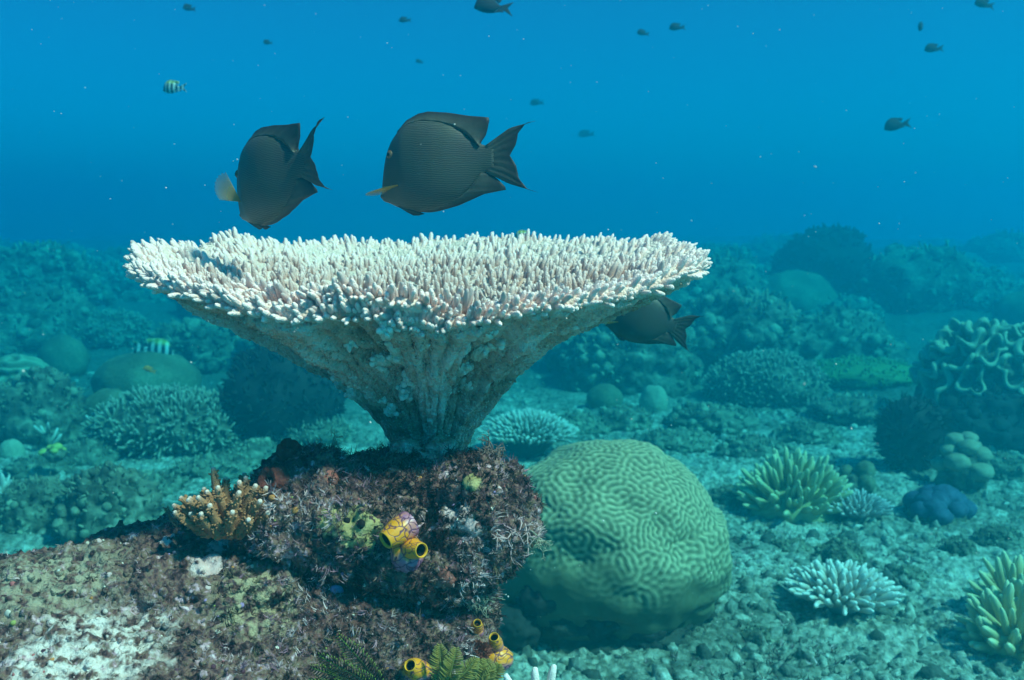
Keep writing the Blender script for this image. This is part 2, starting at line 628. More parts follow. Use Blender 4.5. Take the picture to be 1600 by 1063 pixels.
pit = perlin(RV * 48 + 31)
dsp = dsp - .014 * np.clip(pit - .42, 0, 1) / .3
RV = RV + RN * dsp[:, None]
RN = vnormals(RV, RF)
RBVH = BVHTree.FromPolygons([tuple(v) for v in RV], [tuple(f) for f in RF])


def on_rock(px, py, lift=0.0):
    r = Vector(ray(px, py)).normalized()
    h = RBVH.ray_cast(Vector(CAM), r)
    if h[0] is None:
        p = Vector(at(px, py, 1.36))
        q = RBVH.find_nearest(p)
        return np.array(q[0]) + lift * np.array(q[1]), np.array(q[1])
    return np.array(h[0]) + lift * np.array(h[1]), np.array(h[1])


ROCK_PATCHES = [
    (on_rock(140, 995)[0], .085, (.84, .68, .62), 16, .25, .9),
    (on_rock(60, 900)[0], .10, (.44, .35, .25), 26, .3, .7),
    (on_rock(325, 885)[0], .024, (.86, .60, .56), 40, .15, .5),
    (on_rock(345, 853)[0], .020, (.62, .42, .42), 40, .15, .5),
    (on_rock(715, 805)[0], .022, (.78, .50, .46), 50, .12, .6),
    (on_rock(740, 835)[0], .018, (.60, .34, .32), 50, .12, .6),
    (on_rock(535, 825)[0], .030, (.58, .46, .22), 40, .15, .6),
    (on_rock(735, 755)[0], .016, (.70, .50, .26), 50, .15, .6),
    (on_rock(520, 960)[0], .05, (.17, .06, .05), 35, .2, .6),
    (on_rock(400, 950)[0], .06, (.48, .36, .22), 35, .2, .7),
]
base = np.array([-.4, 1.25, 0])
ROCK_PATCHES = [(q[0] - base,) + q[1:] for q in ROCK_PATCHES]
M['rock'] = rock_material()
rock = thing('reef_rock', 'large encrusted foreground rock with turf algae that carries the table coral', 'rock', (-.4, 1.25, 0))
base = np.array([-.4, 1.25, 0])
mb = MB()
mb.add(RV - base, RF)
mb.build('rock_body', M['rock'], rock)


def tuft_tmpl(blades, seed, spread=.9, seg=3, wdt=.055):
    r_ = np.random.default_rng(seed)
    V, Qd, a = [], [], []
    for b_ in range(blades):
        an = r_.uniform(0, 2 * math.pi)
        tilt = r_.uniform(.1, spread)
        d = np.array([math.cos(an) * math.sin(tilt), math.sin(an) * math.sin(tilt), math.cos(tilt)])
        s = np.cross(d, r_.normal(size=3)); s /= np.linalg.norm(s)
        p = r_.normal(size=3) * [.12, .12, 0]
        L = r_.uniform(.5, 1.0)
        st = len(V)
        for j in range(seg + 1):
            t = j / seg
            ww = wdt * (1 - .75 * t)
            c = p + d * L * t + .18 * np.array([math.sin(3 * t + an), math.cos(2 * t + an), 0]) * t
            V += [c - s * ww, c + s * ww]
        for j in range(seg):
            Qd.append((st + 2 * j, st + 2 * j + 1, st + 2 * j + 3, st + 2 * j + 2))
    return np.array(V), [np.array(Qd)], np.zeros(len(V))


def scatter(V, F, N, n, facing=True):
    a, b, c = V[F[:, 0]], V[F[:, 1]], V[F[:, 2]]
    fn = np.cross(b - a, c - a)
    ar = np.linalg.norm(fn, axis=1)
    fn /= ar[:, None] + 1e-12
    ce = (a + b + c) / 3
    wgt = ar.copy()
    if facing:
        vw = CAM - ce
        dist = np.linalg.norm(vw, axis=1)
        wgt *= np.clip(np.einsum('ij,ij->i', fn, vw / dist[:, None]) + .35, 0, 1)
        q = ce - CAM
        dep = q @ FWD
        px = 800 + FPX * (q @ RIGHT) / np.maximum(dep, .01)
        py = 531.5 - FPX * (q @ UP) / np.maximum(dep, .01)
        wgt *= (dep > .2) & (px > -120) & (px < 1000) & (py < 1180)
    f = rng.choice(len(F), n, p=wgt / wgt.sum())
    u, v_ = rng.random(n), rng.random(n)
    fl = u + v_ > 1
    u[fl], v_[fl] = 1 - u[fl], 1 - v_[fl]
    P = a[f] + u[:, None] * (b[f] - a[f]) + v_[:, None] * (c[f] - a[f])
    return P, fn[f]


P, Nn = scatter(RV, RF, RN, 17000)
clump = fbm(P * 15 + 2, 3)
white = np.linalg.norm(P - on_rock(140, 995)[0], axis=1) < .09
left = np.clip((P[:, 0] + .42) / .2, 0, 1)
keep = (clump > -.12 - .25 * left) & ~(white & (rng.random(len(P)) < .9)) & (rng.random(len(P)) < .3 + .7 * left)
P, Nn, clump = P[keep], Nn[keep], clump[keep]
tint_ = np.clip(.45 + .9 * perlin(P * 11 + 5) + rng.normal(size=len(P)) * .26, 0, 1)
size = (.006 + .012 * rng.random(len(P)) ** 2) * (1 + .8 * np.clip(clump, 0, 1)) * (.6 + .4 * np.clip((P[:, 0] + .5) / .2, 0, 1))
dirs = Nn + .35 * rng.normal(size=P.shape) + np.array([0, 0, .25])
tf = MB()
TT = [tuft_tmpl(6, s) for s in range(6)]
which = rng.integers(0, 6, len(P))
for t in range(6):
    q = which == t
    batch(tf, TT[t], P[q] - base, dirs[q], size[q], size[q], tint_[q])
o = tf.build('algae_turf', M['turf'], rock, smooth=False)
o['kind'] = 'stuff'

# gravelly knobs on the rock
P, Nn = scatter(RV, RF, RN, 2600)
gv, gf = lump_geo(1, (1, 1, 1), .35, 1.3, 5)
mb = MB()
batch(mb, (gv, [gf], np.zeros(len(gv))), P - base, Nn + .5 * rng.normal(size=P.shape), .0025 + .006 * rng.random(len(P)) ** 2, .002 + .005 * rng.random(len(P)) ** 2)
o = mb.build('grit', M['rock'], rock)
o['kind'] = 'stuff'

P, Nn = scatter(RV, RF, RN, 380)
M['growth'] = mat('mixed_growth', [(.3, (.1, .1, .1)), (.7, (.2, .2, .2))], 40, bump=0)
n_, l_ = M['growth'].node_tree.nodes, M['growth'].node_tree.links
ta = n_.new('ShaderNodeAttribute'); ta.attribute_name = 'tip'
tr = n_.new('ShaderNodeValToRGB'); tr.color_ramp.interpolation = 'CONSTANT'
tc_ = [(0, (.62, .42, .40)), (.22, (.10, .03, .05)), (.36, (.70, .58, .48)), (.52, (.50, .20, .06)), (.62, (.45, .12, .12)), (.74, (.34, .36, .10)), (.84, (.36, .22, .40)), (.92, (.8, .7, .62))]
while len(tr.color_ramp.elements) < len(tc_): tr.color_ramp.elements.new(.5)
for e, (p_, c_) in zip(tr.color_ramp.elements, tc_):
    e.position = p_; e.color = (*c_, 1)
l_.new(ta.outputs['Fac'], tr.inputs[0]); l_.new(tr.outputs[0], n_['Principled BSDF'].inputs['Base Color'])
mb = MB()
gv2, gf2 = lump_geo(2, (1, 1, 1), .5, 1.6, 9)
batch(mb, (gv2, [gf2], np.zeros(len(gv2))), P - base, Nn + .3 * rng.normal(size=P.shape), .0014 + .0042 * rng.random(len(P)) ** 3, .0012 + .003 * rng.random(len(P)) ** 2, rng.random(len(P)))
o = mb.build('encrusting_growth', M['growth'], rock)
o['kind'] = 'stuff'

# encrusting sponges as parts of the rock
M['cream_sponge'] = mat('cream_sponge', [(.3, (.30, .22, .08)), (.6, (.54, .42, .18)), (.8, (.66, .54, .32))], 40, bump=.6, bscale=200)
M['black_sponge'] = mat('black_sponge', [(.3, (.008, .008, .012)), (.8, (.035, .03, .04))], 40, bump=.4, rough=.5)
M['pink_crust'] = mat('coralline_crust', [(.3, (.55, .32, .30)), (.6, (.72, .48, .45)), (.8, (.85, .64, .58))], 60, bump=.6, bscale=240)
M['red_crust'] = mat('red_crust', [(.3, (.20, .04, .03)), (.6, (.42, .13, .10)), (.8, (.55, .24, .18))], 60, bump=.6, bscale=240)
M['hole'] = mat('dark_opening', [(.3, (.006, .004, .004)), (.8, (.02, .014, .012))], 20, bump=0)


RCEN = RV[RF].mean(1)


def crust(name, m, px, py, rad, thick, seed, pores=()):
    """a thin growth that follows the rock: the rock's own faces inside a ragged outline, lifted off it"""
    p, nn = on_rock(px, py)
    wob = fbm(RCEN * 45 + seed * 5, 3)
    q = (np.linalg.norm(RCEN - p, axis=1) * (1 + .55 * wob) < rad)
    f = RF[q]
    ids, inv = np.unique(f, return_inverse=True)
    f = inv.reshape(-1, 3)
    v = RV[ids]
    dist = np.linalg.norm(v - p, axis=1) * (1 + .55 * fbm(v * 45 + seed * 5, 3))
    edge = np.clip((rad - dist) / (.35 * rad), 0, 1)
    v = v + RN[ids] * (-.0012 + thick * edge ** .6 + .0016 * edge * perlin(v * 140 + 3))[:, None]
    c = v.mean(0)
    mb = MB(); mb.add(v - c, f)
    o = mb.build(name, m, rock, loc=tuple(c - base))
    for (qx, qy, r) in pores:
        pp, n2 = on_rock(qx, qy)
        V, F = lump_geo(2, (r, r, r), .15, 2, seed + 3)
        mb = MB(); mb.add(V, F)
        mb.build('pore', M['hole'], o, loc=tuple(pp + n2 * (thick - r * .45) - c))
    return o


crust('encrusting_sponge', M['cream_sponge'], 560, 828, .032, .004, 2, [(566, 819, .0075), (541, 815, .005), (590, 800, .004)])
crust('encrusting_sponge', M['cream_sponge'], 515, 812, .020, .003, 12)
crust('black_sponge', M['black_sponge'], 703, 775, .024, .005, 3)
crust('black_sponge', M['black_sponge'], 660, 728, .014, .005, 4)
crust('black_sponge', M['black_sponge'], 668, 845, .014, .004, 14)
crust('coralline_crust', M['pink_crust'], 712, 800, .020, .004, 5)
crust('coralline_crust', M['pink_crust'], 738, 828, .015, .003, 6)
crust('coralline_crust', M['pink_crust'], 327, 884, .022, .004, 7)
crust('coralline_crust', M['pink_crust'], 343, 853, .017, .003, 8)
crust('coralline_crust', M['pink_crust'], 262, 842, .015, .003, 18)
crust('encrusting_sponge', M['cream_sponge'], 735, 752, .015, .004, 9)
crust('encrusting_sponge', M['red_crust'], 690, 905, .020, .003, 19)
crust('encrusting_sponge', M['red_crust'], 520, 745, .014, .003, 20)

# ------------------------------------------------------------------ table coral
TC = at(652, 400, 1.5)
TCX, TCY, TZ0 = TC[0], TC[1], CAMZ
table = thing('table_coral', 'large white funnel-shaped table coral standing on the foreground rock', 'coral', (TCX, TCY, TZ0 - .42))
tb = np.array([TCX, TCY, TZ0 - .42])
PR = np.array([.060, .048, .050, .074, .118, .150, .212, .296, .40, .474])
PZ = np.array([-.46, -.42, -.395, -.333, -.27, -.229, -.187, -.146, -.104, -.062])


def z_out(r): return np.interp(r, PR[2:], PZ[2:])


def z_in(r):
    zo = np.interp(r, PR[2:], PZ[2:])
    return np.where(r > .22, zo + .014, np.maximum(-.195 + .35 * r * r + .0 * r, zo + .014))


RIMA = np.array([0, 30, 60, 90, 120, 150, 180, 200, 215, 235, 252, 270, 285, 300, 315, 330, 345, 360])
RIMR = np.array([.465, .475, .48, .475, .48, .468, .455, .418, .40, .36, .325, .30, .30, .325, .35, .385, .435, .47])


def rim_r(phi):
    d = np.degrees(phi) % 360
    r = np.interp(d, RIMA, RIMR)
    c = np.stack([np.cos(phi) * 3.2, np.sin(phi) * 3.2, np.zeros_like(phi) + 2], -1)
    return r + .016 * perlin(c) + .012 * perlin(c * 2.7 + 4)


def ruffle(r, phi):
    c = np.stack([np.cos(phi) * 2.6, np.sin(phi) * 2.6, r * 2], -1).reshape(-1, 3)
    return .016 * np.reshape(perlin(c + 9), np.shape(r)) * np.clip((r - .1) / .2, 0, 1)


NPH = 560
ph = np.linspace(0, 2 * math.pi, NPH, endpoint=False)
RM = rim_r(ph)
rows, tipa = [], []
stem_r = np.interp(np.linspace(0, 1, 8), np.linspace(0, 1, 3), PR[:3])
stem_z = np.linspace(PZ[0], PZ[2], 8)


def buttress(r, z):
    c = np.stack([np.cos(ph) * 5 , np.sin(ph) * 5, np.full(NPH, r * 2.2)], -1)
    c2 = np.stack([np.cos(ph) * 12, np.sin(ph) * 12, np.full(NPH, r * 5)], -1)
    return (.034 * perlin(c + 3) + .026 * fbm(c2 + 5, 2, ridged=True)) * min(1, (r - .02) / .14) * min(1, max(.15, (.5 - r) / .2))


for rr_, zz in zip(stem_r[:-1], stem_z[:-1]):
    c = np.stack([np.cos(ph) * 2, np.sin(ph) * 2, np.full(NPH, zz * 20)], -1)
    q = rr_ * (1 + .18 * perlin(c)) + max(0, (-.40 - zz)) * .25
    rows.append(np.stack([q * np.cos(ph), q * np.sin(ph), np.full(NPH, zz)], -1)); tipa.append(np.zeros(NPH))
for s in np.linspace(0, 1, 130):
    r = PR[2] + (RM - PR[2]) * s
    z = z_out(r) + ruffle(r, ph)
    b_ = np.array([buttress(float(r.mean()), 0)])[0]
    rn = r + (b_ - .006) * .55
    zn = z - b_ * .75
    if s > .97: rn, zn = r, z
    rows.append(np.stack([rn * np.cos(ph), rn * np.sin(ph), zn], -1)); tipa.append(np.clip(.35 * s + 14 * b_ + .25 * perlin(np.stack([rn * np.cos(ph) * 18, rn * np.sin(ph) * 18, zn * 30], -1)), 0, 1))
for s in np.linspace(1, .02, 44):
    r = RM * s
    z = z_in(r) + ruffle(r, ph) + .004 * perlin(np.stack([np.cos(ph) * r * 60, np.sin(ph) * r * 60, r * 0], -1))
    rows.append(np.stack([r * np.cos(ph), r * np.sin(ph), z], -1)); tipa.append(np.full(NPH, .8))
G = np.array(rows)
nrw = len(G)
i, k = np.meshgrid(np.arange(nrw - 1), np.arange(NPH), indexing='ij')
k2 = (k + 1) % NPH
Q = np.stack([i * NPH + k, i * NPH + k2, (i + 1) * NPH + k2, (i + 1) * NPH + k], -1).reshape(-1, 4)
GV = G.reshape(-1, 3)
GV[:, 0] += .022 * np.clip(1 - np.hypot(GV[:, 0], GV[:, 1]) / .42, 0, 1)
GN = vnormals(GV, np.concatenate([Q[:, :3], Q[:, [0, 2, 3]]]))
GV = GV + GN * (.0035 * fbm(GV * 150, 2) + .004 * fbm(GV * 45 + 3, 3, ridged=True))[:, None]
mb = MB()
mb.add(GV + np.array([0, 0, TZ0]) - np.array([0, 0, tb[2]]), Q, np.concatenate(tipa))
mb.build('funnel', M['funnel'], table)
ZOFF = np.array([0, 0, TZ0 - tb[2]])
NOUT = (len(stem_r) - 1 + 130) * NPH                       # rows of the outside
Qo = Q[:NOUT - NPH]
Qo = Qo[GV[Qo[:, 0], 2] > -.40]
ar = np.linalg.norm(np.cross(GV[Qo[:, 1]] - GV[Qo[:, 0]], GV[Qo[:, 3]] - GV[Qo[:, 0]]), axis=1)
GNo = vnormals(GV, np.concatenate([Q[:, :3], Q[:, [0, 2, 3]]]))
fq = rng.choice(len(Qo), 15000, p=ar / ar.sum())
uu = rng.random((15000, 1))
Pc = GV[Qo[fq, 0]] * uu + GV[Qo[fq, 2]] * (1 - uu)
Nc = GNo[Qo[fq, 0]]
vis = np.einsum('ij,ij->i', Nc, CAM - (Pc + [TCX, TCY, TZ0])) > -.05
Pc, Nc = Pc[vis], Nc[vis]
mb = MB()
Rc = rng.uniform(.0013, .0026, len(Pc))
batch(mb, finger_tmpl(5, ts=(0, .6), rs=(1, .8)), Pc + ZOFF - Nc * .0008, Nc + np.array([0, 0, .5]) + .25 * rng.normal(size=Pc.shape), Rc, Rc * rng.uniform(1.0, 1.9, len(Pc)), np.clip(.35 + .3 * rng.normal(size=len(Pc)), 0, .85))
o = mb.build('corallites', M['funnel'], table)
o['kind'] = 'stuff'

# small upper ledge at the front left with its own lip
lph = np.radians(np.linspace(214, 292, 70))
lrm = .315 + .012 * perlin(np.stack([np.cos(lph) * 6, np.sin(lph) * 6, lph * 0], -1)) - .05 * np.abs(np.linspace(-1, 1, 70)) ** 3
rows = []
for s in np.linspace(0, 1, 12):
    r = .14 + (lrm - .14) * s
    rows.append(np.stack([r * np.cos(lph), r * np.sin(lph), z_out(r) + ruffle(r, lph) + .014 + .012 * s - .008], -1))
for s in np.linspace(1, 0, 12):
    r = .14 + (lrm - .14) * s
    rows.append(np.stack([r * np.cos(lph), r * np.sin(lph), z_out(r) + ruffle(r, lph) + .014 + .012 * s + .006], -1))
G = np.array(rows)
nrw, nc = G.shape[:2]
i, k = np.meshgrid(np.arange(nrw), np.arange(nc - 1), indexing='ij')
i2 = (i + 1) % nrw
Q = np.stack([i * nc + k, i * nc + k + 1, i2 * nc + k + 1, i2 * nc + k], -1).reshape(-1, 4)
mb = MB()
mb.add(G.reshape(-1, 3) + ZOFF, Q, .9)
mb.build('ledge', M['funnel'], table)

# branchlets
FT = [finger_tmpl(6, ts=(0, .3, .55, .78, .93), rs=(1, .97, .92, .82, .54), bend=rng.normal() * .5, knob=.07, seed=s) for s in range(8)]
pos, dr, ln, rd, isr = [], [], [], [], []
# interior: jittered hex grid
sp = .0140
for yy in np.arange(-.5, .5, sp * .87):
    for xx in np.arange(-.5, .5, sp):
        x, y = xx + rng.normal() * .004, yy + rng.normal() * .004
        r = math.hypot(x, y)
        f = math.atan2(y, x)
        R = float(rim_r(np.array([f]))[0])
        if r > R - .008: continue
        on_ledge = math.radians(216) < f % (2 * math.pi) < math.radians(290) and .15 < r < .30
        z = float(z_in(np.array([r]))[0] + ruffle(np.array([r]), np.array([f]))[0])
        if on_ledge: z = float(z_out(np.array([r]))[0]) + float(ruffle(np.array([r]), np.array([f]))[0]) + .020 + .012 * (r - .14) / .17
        e = r / R
        o_ = .08 + .75 * e ** 3
        d = np.array([math.cos(f) * o_ , math.sin(f) * o_, 1]) + rng.normal(size=3) * [.13, .13, 0]
        for _ in range(rng.choice([1, 2, 3], p=[.62, .28, .10])):
            dd = d + rng.normal(size=3) * [.16, .16, 0]
            pos.append((x, y, z - .006)); dr.append(dd)
            ln.append(rng.uniform(.018, .043) * (1.1 - .3 * e) * (1 + .35 * float(perlin(np.array([[x * 14, y * 14, 1.5]]))[0]))); rd.append(rng.uniform(.0033, .0060)); isr.append(e > .82 or (on_ledge and r > .25))
# rim: fingers all round the edge at several heights
for f in np.arange(0, 2 * math.pi, .0155):
    R = float(rim_r(np.array([f]))[0])
    for lev in range(3):
        ff = f + rng.normal() * .012
        r = R - .006 - .012 * rng.random()
        z = float(z_out(np.array([r]))[0] + ruffle(np.array([r]), np.array([ff]))[0]) + .003 + .003 * lev
        d = np.array([math.cos(ff), math.sin(ff), .18 + .5 * lev]) + rng.normal(size=3) * .16
        pos.append((r * math.cos(ff), r * math.sin(ff), z)); dr.append(d)
        ln.append(rng.uniform(.016, .036)); rd.append(rng.uniform(.0036, .0054)); isr.append(True)
for f in np.radians(np.arange(216, 291, 1.35)):
    R = float(np.interp(f, lph, lrm))
    for lev in range(3):
        ff = f + rng.normal() * .012
        r = R - .01 * rng.random() - .004
        z = float(z_out(np.array([r]))[0] + ruffle(np.array([r]), np.array([ff]))[0]) + .026 + .004 * lev
        d = np.array([math.cos(ff), math.sin(ff), .25 + .6 * lev]) + rng.normal(size=3) * .16
        pos.append((r * math.cos(ff), r * math.sin(ff), z)); dr.append(d)
        ln.append(rng.uniform(.016, .036)); rd.append(rng.uniform(.0036, .0054)); isr.append(True)
pos = np.array(pos) + ZOFF
dr = np.array(dr); dr /= np.linalg.norm(dr, axis=1)[:, None]
ln, rd, isr = np.array(ln), np.array(rd), np.array(isr)
dist = np.linalg.norm(pos + tb - CAM, axis=1)
score = rd * ln ** .5 / dist * np.where(dr @ (-FWD) > -.6, 1, .3)
order = np.argsort(-score)
near = order[:290]
rest = order[290:]
FM = {True: [mesh_of(t, 'branchlet', M['rim']) for t in FT], False: [mesh_of(t, 'branchlet', M['branchlet']) for t in FT]}
for j in near:
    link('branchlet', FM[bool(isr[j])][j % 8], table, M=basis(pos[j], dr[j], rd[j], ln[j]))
for flag, mm_ in ((True, M['rim']), (False, M['branchlet'])):
    mb = MB()
    q = rest[isr[rest] == flag]
    for t in range(8):
        s = q[q % 8 == t]
        batch(mb, FT[t], pos[s], dr[s], rd[s], ln[s])
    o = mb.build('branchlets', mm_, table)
    o['kind'] = 'stuff'

for k, (px, py, rx, rz) in enumerate(((632, 700, .022, .014), (692, 706, .028, .020), (660, 716, .034, .014))):
    lump('foot', M['funnel'], (rx, .03, rz), table, tuple(at(px, py, 1.455) - tb), 5, amp=.55, freq=2.2, seed=k + 3, fine=.16)

# pale stubs and flanges on the underside
def under(px, py):
    """point on the outside of the funnel seen at this pixel"""
    r = ray(px, py)
    for d in np.arange(1.0, 2.0, .002):
        p = CAM + r * d - np.array([TCX, TCY, TZ0])
        rr_ = math.hypot(p[0], p[1])
        if rr_ < .5 and p[2] > z_out(np.array([rr_]))[0] and p[2] < -.06:
            return p
    return None


M['stub'] = mat('pale_stub', [(.3, (.56, .38, .26)), (.6, (.74, .56, .44)), (.8, (.84, .68, .56))], 40, bump=.6, vor=300, bdist=.003, tip=(.93, .80, .70), tip_pow=1.0)
stubs = [(548, 578, .030), (575, 590, .034), (590, 612, .030), (568, 615, .024), (500, 540, .018), (490, 556, .016), (478, 525, .012), (530, 600, .02),
         (745, 548, .020), (770, 590, .024), (792, 560, .018), (840, 520, .018), (865, 540, .018), (700, 560, .016), (640, 590, .016), (725, 600, .018),
         (600, 560, .02), (655, 555, .016), (880, 505, .016), (820, 545, .016), (760, 625, .016), (910, 500, .014), (685, 600, .012), (620, 545, .016), (780, 530, .016), (720, 530, .016)]
sr = np.random.default_rng(5)
while len(stubs) < 74:
    x_, y_ = sr.uniform(450, 930), sr.uniform(505, 650)
    if under(x_, y_) is not None: stubs.append((x_, y_, sr.uniform(.009, .020)))
for k, (px, py, s) in enumerate(stubs):
    p = under(px, py)
    if p is None: continue
    u = np.array([p[0], p[1], 0]); u /= np.linalg.norm(u)
    d = u * .8 + np.array([0, 0, .55]) + rng.normal(size=3) * .2
    d /= np.linalg.norm(d)
    mb = MB()
    V, F = lump_geo(4, (.50 * s, .40 * s, .85 * s), .6, 2.2, k + 20, 3, fine=.22)
    Mx = frames(np.array([d]))[0]
    mb.add(V @ Mx.T, F, np.clip(V[:, 2] / s * .5 + .3, 0, 1))
    nf = 7 + int(s * 300)
    fd = d + rng.normal(size=(nf, 3)) * .4
    batch(mb, FT[k % 8], np.clip(rng.normal(size=(nf, 3)), -1.2, 1.2) * s * .3 + d * s * .15, fd, rng.uniform(.004, .0065, nf), .004 + s * rng.uniform(.35, .62, nf))
    mb.build('stub', M['stub'], table, loc=tuple(p + ZOFF + u * .006))

# ------------------------------------------------------------------ brain coral
bp = ground(945, 985)
BD = (bp - CAM) @ FWD
bc = at(944, 848, BD + .12)
braint = thing('brain_coral', 'big round green brain coral with winding ridges beside the foreground rock', 'coral', (bc[0], bc[1], bp[2]))
V, F = ico(7)
mz = maze(7, 1, 1, 24, 3, .6)
NBv = neighbours(F, len(V))
dsm = fbm(V * 1.3 + 2, 3)
rad = 1 + .15 * dsm + .05 * fbm(V * 3.2 + 6, 2) + .05 * np.clip(V[:, 0], 0, 1) * (V[:, 2] < .3)
for (hx, hz_, hr, hd) in ((.12, .66, .16, .13), (-.28, .78, .13, .06), (.55, .25, .17, .08), (-.30, .22, .14, .10), (.35, .5, .1, .05)):
    hv = np.array([hx, -math.sqrt(max(0, 1 - hx * hx - hz_ * hz_)), hz_])
    rad -= hd * np.exp(-((V - hv) ** 2).sum(1) / hr ** 2)
low = np.clip((.17 - V[:, 2] - .32 * V[:, 0] + .35 * perlin(V * 3 + 7)) / .3, 0, 1)      # worn lower side without ridges; shade of the dark side also painted in
cav = np.clip(perlin(V * 3.2 + 1.5) - .05, 0, 1) * np.clip((-.30 - V[:, 2]) / .2, 0, 1)
rad = rad + .011 * mz * (1 - .85 * low) * (1 + .5 * perlin(V * 4)) - .35 * cav
W = V * rad[:, None] * np.array([.385, .37, .335])
mb = MB()
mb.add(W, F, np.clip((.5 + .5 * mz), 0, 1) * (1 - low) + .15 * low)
off = Vector((0, 0, float(bc[2] - bp[2])))
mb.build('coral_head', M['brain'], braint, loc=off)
lump('worn_base', M['brain_base'], (.30, .26, .14), braint, Vector((-.01, -.06, .03)), 5, amp=.45, freq=2, seed=4, fine=.15)
for (px, py, s, k) in ((850, 930, .075, 3), (930, 965, .07, 5), (1010, 990, .06, 6), (800, 980, .08, 7)):
    g = at(px, py, BD - .12)
    lump('hollow_shade', M['dark_bush'], (s, .06, s * .8), braint, Vector(g - np.array([bc[0], bc[1], bp[2]])), 4, amp=.5, freq=2.2, seed=k, fine=.2)  # solid near-black lumps: the shade of hollows put in as colour

# ------------------------------------------------------------------ fish
def resamp(pl, n):
    pl = np.asarray(pl, float)
    s = np.concatenate([[0], np.cumsum(np.linalg.norm(np.diff(pl, axis=0), axis=1))])
    t = np.linspace(0, s[-1], n)
    return np.stack([np.interp(t, s, pl[:, c]) for c in range(2)], 1)


PXM = 1.5 / FPX


def fp(a):
    a = np.asarray(a, float)
    return np.stack([(a[:, 0] - 690) * PXM, (255 - a[:, 1]) * PXM], 1)


def fin(mb, lines, n, m, thick, edge=.15, attr=1.0, bow=0.0):
    """a fin between polylines (base ... outer edge), lens-thick at the base and thin at the edge"""
    L = [resamp(fp(x), n) for x in lines]
    rows = []
    for t in np.linspace(0, 1, m):
        q = t * (len(L) - 1)
        i_ = min(int(q), len(L) - 2)
        rows.append(L[i_] * (1 - (q - i_)) + L[i_ + 1] * (q - i_))
    G = np.array(rows)                                     # m,n,2
    th = thick * (1 - (1 - edge) * np.linspace(0, 1, m))[:, None] * np.ones((1, n))
    yb = bow * np.linspace(0, 1, m)[:, None] ** 2 * np.ones((1, n))
    rip = .0006 * np.sin(np.arange(n) * 1.9)[None] * np.ones((m, 1))
    A = np.stack([G[..., 0], yb + th + rip, G[..., 1]], -1).reshape(-1, 3)
    B = np.stack([G[..., 0], yb - th + rip, G[..., 1]], -1).reshape(-1, 3)
    i, k = np.meshgrid(np.arange(m - 1), np.arange(n - 1), indexing='ij')
    Qa = np.stack([i * n + k, i * n + k + 1, (i + 1) * n + k + 1, (i + 1) * n + k], -1).reshape(-1, 4)
    nb = m * n
    loop = [(0, c) for c in range(n)] + [(r, n - 1) for r in range(1, m)] + [(m - 1, c) for c in range(n - 2, -1, -1)] + [(r, 0) for r in range(m - 2, 0, -1)]
    ids = np.array([r * n + c for r, c in loop])
    nx = np.roll(ids, -1)
    S_ = np.stack([ids, ids + nb, nx + nb, nx], 1)
    tt = np.repeat(np.linspace(0, 1, m), n)
    mb.add(np.concatenate([A, B]), [Qa, Qa[:, ::-1] + nb, S_], np.concatenate([tt, tt]) * attr)


BODY = np.array([(577, 297, 309, 1.5), (579, 278, 311.5, 4), (582, 258, 313, 7), (586, 240, 314, 10), (592, 225, 316, 14), (601, 211, 321, 17.5), (610, 202, 324, 20), (613, 199, 325, 24),
                 (626, 191, 328.5, 26), (645, 187, 329.5, 28), (668, 188, 327, 27), (690, 193, 320, 22), (708, 201, 311, 16), (722, 211, 300, 11), (733, 221, 287, 8),
                 (742, 229, 274, 5.5), (752, 231, 270, 4), (762, 229, 271, 2.2)], float)


def fish_body(mb, stations, ns=44, nc=28):
    t = np.concatenate([[0], np.cumsum(np.hypot(np.diff(stations[:, 0]), .25 * np.diff(stations[:, 1])))])
    tt = np.linspace(0, t[-1], ns)
    st = np.stack([np.interp(tt, t, stations[:, c]) for c in range(4)], 1)
    for _ in range(2): st[1:-1] = .25 * st[:-2] + .5 * st[1:-1] + .25 * st[2:]
    V = []
    for x, yt, yb, wd in st:
        cx, cz, h = (x - 690) * PXM, (255 - (yt + yb) / 2) * PXM, (yb - yt) / 2 * PXM
        an = np.arange(nc) * 2 * math.pi / nc
        c, s = np.cos(an), np.sin(an)
        V.append(np.stack([np.full(nc, cx), wd * PXM * np.sign(c) * np.abs(c) ** .9, cz + h * np.sign(s) * np.abs(s) ** .95], 1))
    V = np.concatenate(V)
    i, k = np.meshgrid(np.arange(ns - 1), np.arange(nc), indexing='ij')
    k2 = (k + 1) % nc
    Q = np.stack([i * nc + k, (i + 1) * nc + k, (i + 1) * nc + k2, i * nc + k2], -1).reshape(-1, 4)
    c0, c1 = V[:nc].mean(0), V[-nc:].mean(0)
    ks = np.arange(nc)
    mb.add(np.concatenate([V, [c0, c1]]), [Q, np.stack([(ks + 1) % nc, np.full(nc, ns * nc), ks], 1), np.stack([(ns - 1) * nc + ks, np.full(nc, ns * nc + 1), (ns - 1) * nc + (ks + 1) % nc], 1)])


